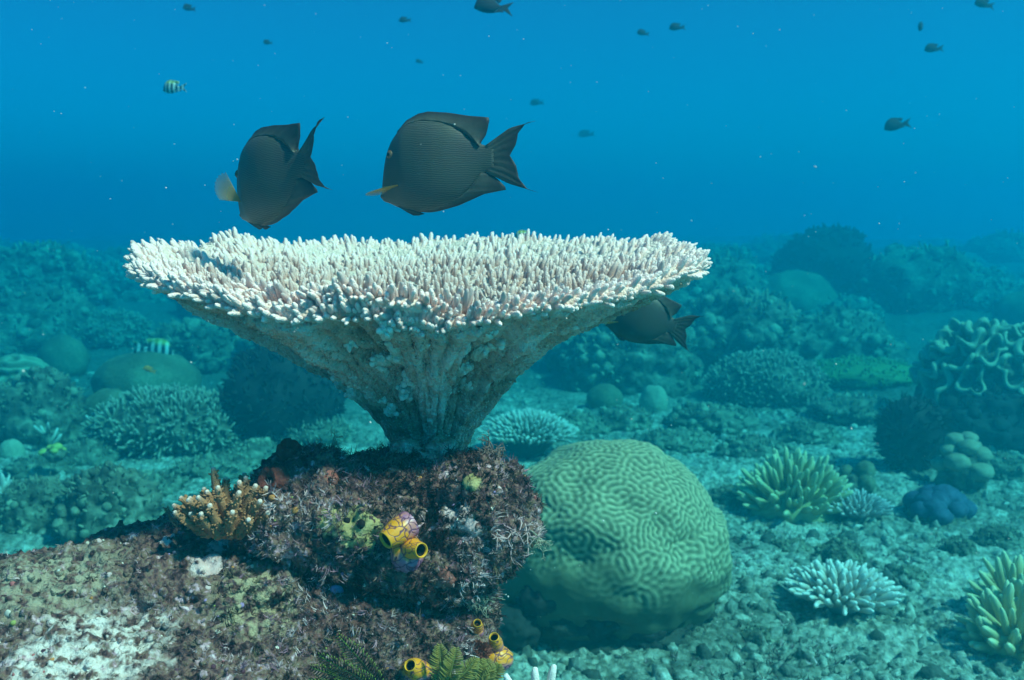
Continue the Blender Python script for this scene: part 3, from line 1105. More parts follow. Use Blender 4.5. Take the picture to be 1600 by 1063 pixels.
DORSAL = [[(608, 206), (626, 193), (648, 189), (672, 191), (695, 197), (715, 208), (730, 220), (741, 231)],
          [(606, 203), (622, 187), (640, 178), (657, 175), (690, 178), (722, 184), (757, 188), (753, 204), (749, 217), (740, 226)]]
ANAL = [[(636, 327), (655, 326), (680, 320), (705, 309), (722, 297), (742, 272)],
        [(637, 330), (655, 331), (668, 330), (704, 321), (746, 304), (783, 298), (770, 284), (758, 274), (744, 270)]]
CAUDAL = [[(748, 231), (749, 240), (749, 250), (749, 260), (748, 270)],
          [(788, 205), (779, 226), (772, 249), (778, 270), (784, 289)],
          [(829, 196), (814, 198), (801, 213), (797, 231), (787, 246), (797, 262), (801, 282), (815, 299), (832, 304)]]
PELVIC = [[(604, 320), (615, 324), (630, 327)], [(620, 330), (632, 336), (646, 333)]]


def fish_material():
    m = bpy.data.materials.new('surgeonfish_skin')
    m.use_nodes = True
    n, l = m.node_tree.nodes, m.node_tree.links
    b = n['Principled BSDF']
    tc = n.new('ShaderNodeTexCoord')
    wv = n.new('ShaderNodeTexWave')
    wv.wave_type = 'BANDS'; wv.bands_direction = 'Z'; wv.wave_profile = 'SIN'
    wv.inputs['Scale'].default_value = 112
    wv.inputs['Distortion'].default_value = 5
    wv.inputs['Detail'].default_value = 2
    wv.inputs['Detail Scale'].default_value = .7
    l.new(tc.outputs['Object'], wv.inputs['Vector'])
    rp = n.new('ShaderNodeValToRGB')
    rp.color_ramp.elements[0].position = .35; rp.color_ramp.elements[0].color = (.030, .033, .024, 1)
    rp.color_ramp.elements[1].position = .75; rp.color_ramp.elements[1].color = (.105, .112, .085, 1)
    l.new(wv.outputs['Fac'], rp.inputs[0])
    nz = n.new('ShaderNodeTexNoise'); nz.inputs['Scale'].default_value = 18; nz.inputs['Detail'].default_value = 3
    l.new(tc.outputs['Object'], nz.inputs['Vector'])
    mx = n.new('ShaderNodeMix'); mx.data_type = 'RGBA'; mx.blend_type = 'MULTIPLY'; mx.inputs[0].default_value = .35
    l.new(rp.outputs[0], mx.inputs[6]); l.new(nz.outputs['Color'], mx.inputs[7])
    # head is plain
    sx = n.new('ShaderNodeSeparateXYZ'); l.new(tc.outputs['Object'], sx.inputs[0])
    mr = n.new('ShaderNodeMapRange'); mr.inputs[1].default_value = -.085; mr.inputs[2].default_value = -.055
    l.new(sx.outputs[0], mr.inputs[0])
    hd = n.new('ShaderNodeMix'); hd.data_type = 'RGBA'
    l.new(mr.outputs[0], hd.inputs[0]); hd.inputs[6].default_value = (.062, .066, .056, 1); l.new(mx.outputs[2], hd.inputs[7])
    l.new(hd.outputs[2], b.inputs['Base Color'])
    b.inputs['Roughness'].default_value = .5
    b.inputs['Specular IOR Level'].default_value = .35
    bp_ = n.new('ShaderNodeBump'); bp_.inputs['Strength'].default_value = .15; bp_.inputs['Distance'].default_value = .001
    l.new(wv.outputs['Fac'], bp_.inputs['Height']); l.new(bp_.outputs[0], b.inputs['Normal'])
    return m


M['fish'] = fish_material()
M['fin'] = mat('dark_fin', [(.3, (.06, .06, .042)), (.7, (.10, .10, .075))], 30, bump=.2, tip=(.02, .016, .016), tip_pow=1.2, rough=.55)
M['pectoral'] = mat('yellow_pectoral', [(.3, (.28, .19, .03)), (.7, (.50, .35, .06))], 60, bump=.3, tip=(.24, .23, .10), rough=.5)
n_, l_ = M['pectoral'].node_tree.nodes, M['pectoral'].node_tree.links       # thin, half see-through skin
tb_ = n_.new('ShaderNodeBsdfTransparent'); ms_ = n_.new('ShaderNodeMixShader')
at__ = n_.new('ShaderNodeAttribute'); at__.attribute_name = 'tip'
mr_ = n_.new('ShaderNodeMapRange'); mr_.inputs[1].default_value = .2; mr_.inputs[2].default_value = 1; mr_.inputs[3].default_value = .15; mr_.inputs[4].default_value = .82
l_.new(at__.outputs['Fac'], mr_.inputs[0]); l_.new(mr_.outputs[0], ms_.inputs[0])
l_.new(n_['Principled BSDF'].outputs[0], ms_.inputs[1]); l_.new(tb_.outputs[0], ms_.inputs[2]); l_.new(ms_.outputs[0], n_['Material Output'].inputs['Surface'])
M['eye'] = mat('fish_eye', [(.3, (.004, .004, .004)), (.7, (.008, .008, .008))], 20, bump=0, rough=.15, spec=.5)
M['iris'] = mat('fish_iris', [(.3, (.10, .06, .03)), (.7, (.16, .10, .05))], 60, bump=0, rough=.4)


def surgeonfish(label, loc, rot, pec=((-.9, -.5, -.2), (0, -.6, .2)), bow=0.0):
    t = thing('surgeonfish', label, 'fish', loc, 'dark surgeonfish around the table coral')
    mb = MB(); fish_body(mb, BODY); body = mb.build('body', M['fish'], t)
    mb = MB(); fin(mb, DORSAL, 28, 9, .0085, .10); mb.build('dorsal_fin', M['fin'], t)
    mb = MB(); fin(mb, ANAL, 24, 9, .007, .12); mb.build('anal_fin', M['fin'], t)
    mb = MB(); fin(mb, CAUDAL, 26, 12, .0026, bow=bow); mb.build('tail_fin', M['fin'], t)
    for s in (1, -1):
        mb = MB(); fin(mb, PELVIC, 8, 4, .0012); mb.v[-1][:, 1] += s * .006; mb.build('pelvic_fin', M['fin'], t)
        # pectoral: a fan of rays hinged behind the gill
        n_, m_ = 19, 8
        V, a = [], []
        for r in np.linspace(0, 1, m_):
            for f in range(n_):
                u = f / (n_ - 1)
                an = math.radians(-34 + 60 * u)
                L = .062 * (1 - .45 * (1 - u) ** 1.5 - .1 * u ** 4) * r * (1 - .05 * (f % 2))
                V.append((L * math.cos(an), .0009 * (f % 2) + .006 * r * r, L * math.sin(an))); a.append(r)
        V = np.array(V)
        i, k = np.meshgrid(np.arange(m_ - 1), np.arange(n_ - 1), indexing='ij')
        Qa = np.stack([i * n_ + k, i * n_ + k + 1, (i + 1) * n_ + k + 1, (i + 1) * n_ + k], -1).reshape(-1, 4)
        mb = MB()
        mb.add(np.concatenate([V, V - [0, .0008, 0]]), [Qa, Qa[:, ::-1] + len(V)], np.array(a + a))
        o = mb.build('pectoral_fin', M['pectoral'], t)
        o.location = ((612 - 690) * PXM, s * -.0225, (255 - 288) * PXM)
        dv = Vector(pec[0]); uv = Vector(pec[1])
        if s < 0: dv.y, uv.y = -dv.y, -uv.y
        # near side is s = 1 (towards -y)
        X = dv.normalized(); Z = (uv - X * uv.dot(X)).normalized(); Y = Z.cross(X)
        o.rotation_euler = Matrix((X, Y, Z)).transposed().to_euler()
        V, F = ico(3)
        mb = MB(); mb.add(V * .0072 * [1, .7, 1], F)
        e = mb.build('eye', M['iris'], t, loc=((597 - 690) * PXM, s * -.0122, (255 - 240) * PXM))
        e.rotation_euler = (0, 0, s * -.55)
        mb = MB(); mb.add(V * .0048 * [1, .7, 1], F); mb.build('pupil', M['eye'], e, loc=(0, s * -.0022, 0))
    lump('mouth', M['fin'], (.005, .0045, .0045), t, ((579 - 690) * PXM, 0, (255 - 304) * PXM), 3, amp=.1)
    t.rotation_euler = rot
    return t


R_ = math.radians
surgeonfish('plump dark surgeonfish swimming left in full side view above the table coral', at(702, 255, 1.5), (0, R_(-1), R_(-13)), ((-.93, -.32, -.20), (-.36, -.95, -.02)))
f1 = surgeonfish('dark surgeonfish turned away head down above the left half of the table coral', at(430, 272, 1.52), (R_(5), R_(-15), R_(-41)), ((-.28, -.80, .75), (.6, .3, 1)), bow=-.012)
f1.rotation_euler = (Matrix.Rotation(R_(9), 3, 'Y') @ f1.rotation_euler.to_matrix()).to_euler()
f1.location.x += .006
f3 = surgeonfish('surgeonfish half hidden behind the right rim of the table coral with its tail showing', at(1016, 500, 2.25), (R_(0), R_(19), R_(-12)))
f3.scale = (.86,) * 3

# small fish
def small_fish_mesh(name, m, deep=1.0):
    mb = MB()
    st = BODY.copy()
    mid = 258
    st[:, 1] = mid + (st[:, 1] - mid) * .72 * deep
    st[:, 2] = mid + (st[:, 2] - mid) * .72 * deep
    st[-3:, 1] = 250; st[-3:, 2] = 266
    st[-5:-3, 1] = [230, 241]; st[-5:-3, 2] = [284, 274]
    fish_body(mb, st, 22, 12)

    def sq(L): return [[(x, mid + (y - mid) * .72 * deep) for x, y in l_] for l_ in L]
    fin(mb, sq(DORSAL), 14, 4, .0028)
    fin(mb, sq(ANAL), 12, 4, .0026)
    fin(mb, [[(750, 251), (752, 258), (750, 265)], [(838, 212), (800, 256), (838, 305)]], 11, 5, .003)
    return mb.mesh(name, m)


def banded(name, c1, c2, scale, off=0, yellow=None):
    m = bpy.data.materials.new(name)
    m.use_nodes = True
    n, l = m.node_tree.nodes, m.node_tree.links
    b = n['Principled BSDF']
    tc = n.new('ShaderNodeTexCoord')
    wv = n.new('ShaderNodeTexWave'); wv.bands_direction = 'X'
    wv.inputs['Scale'].default_value = scale; wv.inputs['Distortion'].default_value = .6; wv.inputs['Phase Offset'].default_value = off
    l.new(tc.outputs['Object'], wv.inputs['Vector'])
    rp = n.new('ShaderNodeValToRGB')
    rp.color_ramp.elements[0].position = .42; rp.color_ramp.elements[0].color = (*c1, 1)
    rp.color_ramp.elements[1].position = .58; rp.color_ramp.elements[1].color = (*c2, 1)
    l.new(wv.outputs['Fac'], rp.inputs[0])
    o_ = rp.outputs[0]
    if yellow:
        sx = n.new('ShaderNodeSeparateXYZ'); l.new(tc.outputs['Object'], sx.inputs[0])
        mr = n.new('ShaderNodeMapRange'); mr.inputs[1].default_value = .02; mr.inputs[2].default_value = .05; mr.inputs[4].default_value = .7
        l.new(sx.outputs[2], mr.inputs[0])
        mx = n.new('ShaderNodeMix'); mx.data_type = 'RGBA'; l.new(mr.outputs[0], mx.inputs[0]); l.new(o_, mx.inputs[6]); mx.inputs[7].default_value = (*yellow, 1)
        o_ = mx.outputs[2]
    l.new(o_, b.inputs['Base Color'])
    b.inputs['Roughness'].default_value = .5
    return m


M['damsel'] = mat('dark_damselfish', [(.3, (.012, .012, .014)), (.7, (.03, .028, .03))], 20, bump=0)
M['sergeant'] = banded('banded_fish', (.015, .015, .02), (.62, .62, .55), 7, 1.0, (.5, .46, .06))
M['orange'] = mat('orange_fish', [(.3, (.55, .16, .03)), (.7, (.7, .26, .06))], 20, bump=0)
DM = small_fish_mesh('damselfish', M['damsel'])
SM = small_fish_mesh('striped_fish', M['sergeant'], 1.2)
OM = small_fish_mesh('orange_fish', M['orange'])
L0 = 250 * PXM


def small(name, me, px, py, d, wpx, label, yaw=0, pitch=0, cat='fish', group=None):
    s = wpx / FPX * d / L0 / max(.45, abs(math.cos(yaw)))
    o = link(name, me)
    o.location = at(px, py, d)
    o.scale = (s,) * 3
    o.rotation_euler = (0, pitch, yaw)
    tag(o, label, cat, group)
    return o


DG = 'dark damselfish in open water'
damsels = [(768, 8, 3.2, 58, 'nearest dark damselfish cut by the top edge above the middle', .3, .1), (1537, 5, 5.0, 34, 'dark damselfish at the top right corner of the water', .2, .2),
           (1458, 75, 5.2, 31, 'dark oval damselfish near the right edge below the top corner fish', .1, 0), (1400, 194, 5.0, 44, 'slim dark damselfish alone in the water right of the table coral', .15, -.12),
           (1004, 51, 5.5, 20, 'left one of two small dark fish high right of centre', .3, .15), (1057, 42, 5.5, 26, 'right one of two small dark fish high right of centre', .1, 0),
           (1438, 42, 5.2, 15, 'tiny end-on dark fish above the oval damselfish at right', 1.2, 0), (632, 31, 5.6, 19, 'faint small fish left of the nearest damselfish at the top', .2, 0),
           (655, 96, 7.4, 12, 'tiny faint fish above the dorsal fin of the side-on surgeonfish', .4, .2), (295, 12, 5.4, 13, 'small faint fish at the top left edge of the water', 1.0, 0),
           (418, 66, 6.2, 11, 'tiny faint fish high above the head-down surgeonfish', .9, 0), (915, 209, 13, 26, 'very faint fish right of the side-on surgeonfish', .1, 0),
           (838, 160, 10, 22, 'very faint fish above the tail of the side-on surgeonfish', .1, 0), (225, 452, 13, 52, 'faint dark fish below the left tip of the table coral', .1, 0)]
for px, py, d, wp, lb, yw, pt in damsels:
    small('damselfish', DM, px, py, d, wp, lb, yw, pt, group=DG)
small('striped_fish', SM, 271, 136, 4.2, 38, 'small striped fish in blue water at upper left', -.15, .05)
small('striped_fish', SM, 243, 545, 6.4, 60, 'striped fish over the hazy reef at left with three dark bars', math.pi + .2, -.12)
small('striped_fish', SM, 819, 369, 3.0, 34, 'striped fish peeking from behind the back rim of the table coral', -.1, 0)
small('orange_fish', OM, 233, 577, 5.0, 17, 'tiny orange fish over the reef at left', .6, .5)

# ------------------------------------------------------------------ corals of the seabed
def gpos(px, py, d=None):
    """a spot on the seabed: where the pixel's ray meets it, or straight below the pixel at a given depth"""
    if d is None:
        return ground(px, py)
    p = at(px, py, d)
    return np.array([p[0], p[1], tz(p[0], p[1])])


def wm_(p, wpx):
    return wpx / FPX * float((p - CAM) @ FWD)


FING = [finger_tmpl(7, bend=b_, knob=.06, seed=40 + k, ts=(0, .3, .6, .82, .94), rs=(1, 1.02, .98, .82, .5)) for k, b_ in enumerate((.6, -.8, .3, 1.1, -.4))]
ACRO = [finger_tmpl(6, bend=b_, knob=.12, seed=60 + k) for k, b_ in enumerate((.5, -.6, .2, .9))]


def finger_coral(name, label, p, wpx, hpx, n, m, base_m, rad_k=.055, spread=1.0, cat='coral', group=None, parts=True, tm=None, base=.45):
    W, H = wm_(p, wpx), wm_(p, hpx)
    t = thing(name, label, cat, tuple(p), group)
    lump('base', base_m, (W * base, W * base * .8, H * .42), t, (0, 0, H * .12), 4, amp=.3, seed=int(wpx), fine=.08)
    tm = tm or FING
    ms = [mesh_of(q, 'finger', m) for q in tm] if parts else None
    mb = MB()
    P_, D_, R2, L2 = [], [], [], []
    for j in range(n):
        u = math.sqrt((j + .5) / n)
        an = j * 2.39996 + rng.normal() * .15
        th = u * 1.45 * spread
        d = np.array([math.cos(an) * math.sin(th), math.sin(an) * math.sin(th), math.cos(th)])
        p0 = d * np.array([W * base * .8, W * base * .65, H * .38]) + np.array([0, 0, H * .15])
        dd = d + np.array([0, 0, .45]) + rng.normal(size=3) * .16
        P_.append(p0); D_.append(dd / np.linalg.norm(dd)); R2.append(W * rad_k * rng.uniform(.75, 1.2))
        L2.append(H * rng.uniform(.35, .6) * (1.1 - .25 * u))
    if parts:
        for j in range(n):
            link('finger', ms[j % len(ms)], t, M=basis(P_[j], D_[j], R2[j], L2[j]))
    else:
        q = np.arange(n)
        for k in range(len(tm)):
            s = q[q % len(tm) == k]
            batch(mb, tm[k], np.array(P_)[s], np.array(D_)[s], np.array(R2)[s], np.array(L2)[s])
        o = mb.build('branches', m, t)
        o['kind'] = 'stuff'
    return t


def acropora(name, label, p, wpx, hpx, n, m, cat='coral', parts=True, group=None, lift=.3, rad_k=.05, fl=1.0):
    """flat-topped colony: fingers fanning from a short stalk"""
    W, H = wm_(p, wpx) / 2, wm_(p, hpx)
    t = thing(name, label, cat, tuple(p), group)
    V, F = lump_geo(3, (1, 1, 1), .15, 2, 3)
    up = np.clip((V[:, 2] + 1) / 2, 0, 1)
    rr_ = (.22 + .68 * up ** 1.5)
    mb = MB()
    mb.add(np.stack([V[:, 0] * rr_ * W, V[:, 1] * rr_ * W, (V[:, 2] * .5 + .35) * H * .75], 1), F)
    mb.build('stalk', M['brain_base'] if not parts else m, t)
    ms = [mesh_of(q, 'branch', m) for q in ACRO]
    mb = MB()
    L_ = []
    for j in range(n):
        u = math.sqrt((j + .5) / n)
        an = j * 2.39996
        x, y = math.cos(an) * u, math.sin(an) * u
        p0 = np.array([x * W * .74, y * W * .74, H * (.62 - .22 * u * u) * (1 if True else 0)])
        d = np.array([x * 1.15, y * 1.15, 1.05 - .62 * u]) + rng.normal(size=3) * .13
        L_.append((p0, d / np.linalg.norm(d), W * rad_k * rng.uniform(.8, 1.2), H * fl * rng.uniform(.28, .42)))
    if parts:
        for j, (a, b, c, e) in enumerate(L_):
            link('branch', ms[j % 4], t, M=basis(a, b, c, e))
    else:
        for k in range(4):
            s = L_[k::4]
            batch(mb, ACRO[k], np.array([q[0] for q in s]), np.array([q[1] for q in s]), np.array([q[2] for q in s]), np.array([q[3] for q in s]))
        o = mb.build('branches', m, t); o['kind'] = 'stuff'
    return t


acropora('branching_coral', 'round white branching coral on the bare sand right of the brain coral', gpos(1312, 958), 172, 82, 150, M['acro_white'], rad_k=.058)
acropora('branching_coral', 'flat grey branching coral tuft in front of the soft finger coral', gpos(1335, 815), 112, 52, 110, M['acro_grey'], rad_k=.045)
finger_coral('soft_coral', 'wide yellow green finger soft coral in the middle of the right seabed', gpos(1238, 806), 160, 100, 150, M['soft'], M['soft'], .032, 1.1, base=.40)
finger_coral('soft_coral', 'pale finger coral at the right edge of the picture, lower clump', gpos(1580, 1025), 150, 110, 70, M['soft_edge'], M['soft_edge'], .047, 1.15, base=.34)
finger_coral('soft_coral', 'golden finger coral at the right edge behind the lower pale clump', gpos(1590, 975), 120, 112, 44, M['soft_edge'], M['soft_edge'], .052, 1.05, base=.34)

# lobed corals
def lobed(label, p, wpx, hpx, n, m, name='lobed_coral', cat='coral', flat=.75, seed=1):
    W, H = wm_(p, wpx), wm_(p, hpx)
    r_ = np.random.default_rng(seed)
    t = thing(name, label, cat, tuple(p))
    lump('base', M['rock_far'], (W * .36, W * .3, H * .5), t, (0, 0, H * .2), 4, amp=.35, seed=seed, fine=.1)
    for j in range(n):
        u = math.sqrt((j + .5) / n); an = j * 2.4 + r_.normal() * .2
        s = W * r_.uniform(.13, .2)
        lump('lobe', m, (s, s * .9, s * flat), t, (math.cos(an) * u * W * .36, math.sin(an) * u * W * .3, H * (.82 - .5 * u * u)), 3, amp=.25, freq=1.5, seed=seed * 9 + j, fine=.05)
    return t


lobed('brown lobed coral of rounded knobs right of the dark bush', gpos(1502, 764), 98, 100, 11, M['lobe'], seed=3)
lobed('pair of smooth boulder corals behind the soft finger coral', gpos(1338, 778), 84, 56, 4, M['dome'], 'boulder_coral', seed=5, flat=1.1)
lobed('low blue lumpy sponge on the sand below the lobed coral', gpos(1465, 812), 118, 46, 17, M['blue'], 'blue_sponge', 'sponge', .8, 8)


def bush(label, p, wpx, hpx, m, n=500, name='bush_coral', cat='coral', rad=.012, L=.16, lift=.5, sub=4, amp=.3, spiky=True, seed=1, group=None, core=None):
    W, H = wm_(p, wpx), wm_(p, hpx)
    t = thing(name, label, cat, tuple(p), group)
    V, F = lump_geo(sub, (W * .44, W * .38, H * .48), amp, 1.6, seed, 4, fine=.1)
    V = V + [0, 0, H * lift]
    mb = MB(); mb.add(V, F); mb.build('core', core or m, t)
    P_, N_ = scatter(V, F, None, n, False)
    mb = MB()
    tm = ACRO
    q = np.arange(n)
    for k in range(4):
        s = q[q % 4 == k]
        dd = N_[s] + .5 * rng.normal(size=(len(s), 3)) + [0, 0, .35]
        batch(mb, tm[k], P_[s] - N_[s] * L * W * .2, dd, rad * W * rng.uniform(.7, 1.4, len(s)), L * W * rng.uniform(.5, 1.2, len(s)))
    o = mb.build('branches', m, t)
    o['kind'] = 'stuff'
    return t


bush('dark bushy coral ball standing on the sand at right', gpos(1420, 735), 104, 112, M['dark_bush'], 700, seed=4)
bush('large dark bushy coral mound in the haze behind the left of the funnel', gpos(445, 690), 190, 150, M['dark_bush'], 900, rad=.010, L=.08, seed=6)
bush('far dark mound rising highest on the hazy skyline at right', gpos(1287, 430, 12), 170, 118, M['dark_bush'], 700, rad=.012, L=.06, lift=.45, seed=9)
bush('brown staghorn thicket spreading over the left seabed', gpos(265, 700), 230, 100, M['stag'], 1600, 'staghorn_coral', rad=.010, L=.085, seed=11, lift=.35, core=M['rock_far'])
bush('small staghorn tuft under the left side of the funnel', gpos(490, 695), 110, 50, M['stag'], 700, 'staghorn_coral', rad=.013, L=.11, seed=12, lift=.35, core=M['rock_far'])
bush('bright green soft coral mat on the reef at right', gpos(1345, 590, 7.2), 180, 46, M['green_bush'], 900, 'soft_coral', rad=.008, L=.04, seed=13, lift=.4)
bush('hazy staghorn slope at the far left below the big mound', gpos(165, 540, 9), 150, 66, M['stag'], 900, 'staghorn_coral', rad=.010, L=.07, seed=14, lift=.35, core=M['rock_far'])
bush('low staghorn thicket on the mid reef right of the half hidden fish', gpos(1195, 645, 6.6), 190, 90, M['stag'], 1500, 'staghorn_coral', rad=.009, L=.07, seed=15, lift=.3, core=M['rock_far'])


def dome(label, p, wpx, hpx, m, name='boulder_coral', cat='coral', amp=.12, seed=1, sub=4, lift=.4, fine=.03, group=None, holes=0):
    W, H = wm_(p, wpx), wm_(p, hpx)
    V, F = lump_geo(sub, (W * .5, W * .45, H * (1 - lift)), amp, 1.5, seed, 4, fine=fine)
    mb = MB(); mb.add(V + [0, 0, H * lift], F)
    o = mb.build(name, m, loc=tuple(p))
    return tag(o, label, cat, group)


dome('smooth round boulder coral in the haze at left, standing alone', gpos(101, 588), 74, 64, M['dome'], seed=2)
dome('round boulder coral beside the left staghorn thicket', gpos(172, 682), 80, 76, M['dome'], seed=3)
dome('small pale round coral on the sand at the left edge', gpos(20, 722), 38, 36, M['pale_dome'], seed=4)
dome('broad flat boulder coral below the striped fish at left', gpos(232, 630), 160, 82, M['dome'], seed=5)
dome('small pale boulder coral under the half hidden surgeonfish', gpos(1021, 645), 44, 44, M['pale_dome'], seed=6)
dome('small round coral left of the pale boulder under the half hidden fish', gpos(945, 640), 56, 40, M['dome'], seed=7)
dome('hazy dome coral at the right edge of the skyline', gpos(1598, 520, 9.5), 90, 66, M['dome'], seed=8)
dome('hazy pale dome just right of the table coral rim', gpos(1080, 500, 9), 90, 70, M['dome'], seed=9)


CR = [lump_geo(2, (1, 1, 1), .45, 1.5, 50 + q) for q in range(4)]


def craggy(name, label, cat, p, wpx, hpx, seed, m='rock_far', group=None, sub=5, amp=.5, lift=.25, knobs=90):
    """a reef outcrop: creviced body grown over with knobs and stubby branches"""
    W, H = wm_(p, wpx), wm_(p, hpx)
    r_ = np.random.default_rng(seed)
    V, F = ico(sub)
    P = V + seed * 7.77
    d = 1 + amp * fbm(P * 1.5, 4, .55) + .16 * fbm(P * 4.5, 3, .6, ridged=True) - .22 * np.clip(perlin(P * 3.1 + 5) - .15, 0, 1)
    Wv = V * d[:, None] * np.array([W * .5, W * .42, H * (1 - lift)]) + [0, 0, H * lift]
    N_ = vnormals(Wv, F)
    mb = MB()
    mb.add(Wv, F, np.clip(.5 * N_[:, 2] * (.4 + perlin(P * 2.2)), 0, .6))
    a, b, c = (Wv[F[:, i_]] for i_ in range(3))
    ar = np.linalg.norm(np.cross(b - a, c - a), axis=1) * np.clip((a[:, 2] / H + .2), .02, 1)
    f = r_.choice(len(F), knobs, p=ar / ar.sum())
    pos_, nn_ = (a[f] + b[f] + c[f]) / 3, N_[F[f, 0]]
    for q in range(4):
        k = np.arange(knobs) % 4 == q
        s_ = W * r_.uniform(.02, .065, k.sum())
        batch(mb, (CR[q][0], [CR[q][1]], np.zeros(len(CR[q][0]))), pos_[k], nn_[k] + [0, 0, .5], s_, s_ * r_.uniform(.5, 1.3, k.sum()), r_.random(k.sum()) ** 1.5)
    f = r_.choice(len(F), knobs * 2, p=ar / ar.sum())
    pos_, nn_ = (a[f] + b[f] + c[f]) / 3, N_[F[f, 0]]
    s_ = W * r_.uniform(.008, .016, len(f))
    batch(mb, ACRO[seed % 4], pos_, nn_ + [0, 0, .5] + .4 * r_.normal(size=pos_.shape), s_, s_ * r_.uniform(3, 6, len(f)), .3 + .7 * r_.random(len(f)))
    o = mb.build(name, M[m], loc=tuple(p))
    return tag(o, label, cat, group)


# leather corals: folded skins
def folded(label, p, wpx, hpx, m, sub=5, n2=9, amp=.16, seed=1, name='leather_coral'):
    W, H = wm_(p, wpx), wm_(p, hpx)
    t = thing(name, label, 'coral', tuple(p))
    V, F = ico(sub)
    u = maze(sub, 2, n2, 20, seed)
    top = np.clip((V[:, 2] + .25) / .3, 0, 1)
    rad = 1 + .12 * fbm(V * 1.4 + seed, 3) + amp * u * top
    Wv = V * rad[:, None] * [W * .5, W * .42, H * .5]
    mb = MB(); mb.add(Wv + [0, 0, H * .55], F, np.clip(.5 + .5 * u, 0, 1) * top)
    mb.build('folds', m, t)
    lump('base', M['rock_far'], (W * .42, W * .36, H * .35), t, (0, 0, H * .12), 4, amp=.3, seed=seed, fine=.12)
    return t


def curled(label, p, wpx, hpx, n, m, seed):
    """leather coral whose skin is thrown into thick curling folds"""
    W, H = wm_(p, wpx), wm_(p, hpx)
    r_ = np.random.default_rng(seed)
    t = thing('leather_coral', label, 'coral', tuple(p))
    lump('base', M['rock_far'], (W * .44, W * .36, H * .46), t, (0, 0, H * .32), 5, amp=.3, seed=seed, fine=.1)
    for j in range(n):
        an = j * 2.39996
        u = math.sqrt((j + .5) / n)
        th = u * 1.5
        nn_ = np.array([math.cos(an) * math.sin(th), math.sin(an) * math.sin(th), math.cos(th)])
        c = nn_ * [W * .45, W * .38, H * .50] + [0, 0, H * .36]
        Mx = frames(np.array([nn_ + [0, 0, .25]]))[0]
        R0 = W * r_.uniform(.10, .17)
        k1, p1, k2, p2 = r_.integers(2, 4), r_.uniform(0, 6), r_.integers(4, 7), r_.uniform(0, 6)
        pts = []
        for f in np.linspace(0, 2 * math.pi, 46):
            rr_ = R0 * (1 + .28 * math.sin(k1 * f + p1) + .16 * math.sin(k2 * f + p2))
            pts.append(c + Mx @ np.array([rr_ * math.cos(f), .75 * rr_ * math.sin(f), R0 * (.3 + .22 * math.sin(k2 * f + p1))]))
        pts = np.array(pts)[:-1]
        ax = Mx[:, 2]
        th_ = R0 * .17
        out = pts - c; out -= np.outer(out @ ax, ax); out /= np.linalg.norm(out, axis=1)[:, None]
        rows = [c + (pts - c) * k1_ - ax * R0 * k2_ for k1_, k2_ in ((.04, .25), (.35, .28), (.62, .22), (.82, .10))]
        rows += [pts + out * th_ * math.cos(q) + ax * th_ * (math.sin(q) + .2) for q in np.linspace(2.7, -1.2, 7)]
        rows += [c + (pts - c) * .80 - ax * R0 * .45, c + (pts - c) * .6 - ax * R0 * 1.0]
        tip_ = [0, .05, .1, .3, .7, 1, 1, 1, 1, .7, .4, .1, 0]
        G_ = np.array(rows); nr_, nc_ = G_.shape[:2]
        i, k = np.meshgrid(np.arange(nr_ - 1), np.arange(nc_), indexing='ij'); k2_ = (k + 1) % nc_
        mb = MB()
        mb.add(G_.reshape(-1, 3), np.stack([i * nc_ + k, i * nc_ + k2_, (i + 1) * nc_ + k2_, (i + 1) * nc_ + k], -1).reshape(-1, 4), np.repeat(tip_, nc_))
        mb.build('fold', m, t)
    return t


curled('large folded leather coral with pale curling rims at the right edge', gpos(1545, 668), 215, 175, 26, M['leather'], 2)
folded('smooth leather coral dome above the folded leather coral', gpos(1490, 545, 7.4), 86, 70, M['leather'], 5, 9, .10, 5)
folded('pale folded leather coral cluster at the left edge in the haze', gpos(30, 620, 6.4), 100, 70, M['leather'], 5, 5, .13, 6)
craggy('reef_outcrop', 'far overgrown coral hill at the left edge of the skyline', 'rock', gpos(55, 480, 10.5), 190, 100, 57, knobs=160)

# reef rocks in the middle distance
def reef_rock(label, p, wpx, hpx, seed, m='rock_far', group=None, sub=5, amp=.45):
    return craggy('reef_outcrop', label, 'rock', p, wpx, hpx, seed, m, group, sub, amp)


reef_rock('dark craggy outcrop at the left edge below the pale leather coral', gpos(62, 690), 130, 105, 21)
reef_rock('dark hollow rock with a yellow crust at the left edge', gpos(58, 825), 110, 72, 22)
reef_rock('mossy hollow rock behind the brown branching coral', gpos(172, 838), 150, 98, 23)
reef_rock('dark rock mass below the half hidden surgeonfish', gpos(985, 605), 190, 100, 24)
reef_rock('lumpy reef outcrop right of the half hidden surgeonfish', gpos(1150, 590, 7.8), 220, 110, 25)
reef_rock('rock coloured dark as the shade under the folded leather coral', gpos(1560, 690), 190, 70, 26, 'dark_bush')  # near-black material stands in for shade below the overhang
reef_rock('small dark stone on the sand above the round white branching coral', gpos(1312, 880), 66, 34, 27)
reef_rock('dark stone at right above the pale finger coral', gpos(1500, 868), 44, 26, 28)
reef_rock('low stone beside the right edge above the golden finger coral', gpos(1560, 855), 70, 30, 29)
reef_rock('far rock shelf in front of the dark skyline mound', gpos(1290, 480, 10.5), 150, 40, 30)
reef_rock('hazy ridge on the right skyline left of the edge dome', gpos(1500, 470, 11.5), 140, 60, 31)
reef_rock('far faint outcrop on the skyline right of the table coral tip', gpos(1130, 440, 13), 120, 60, 32)
reef_rock('rock chunk behind the funnel stem on its left', gpos(560, 640, 7), 110, 60, 33)
reef_rock('dark outcrop in the haze under the left half of the table coral', gpos(320, 520, 8), 170, 75, 34)
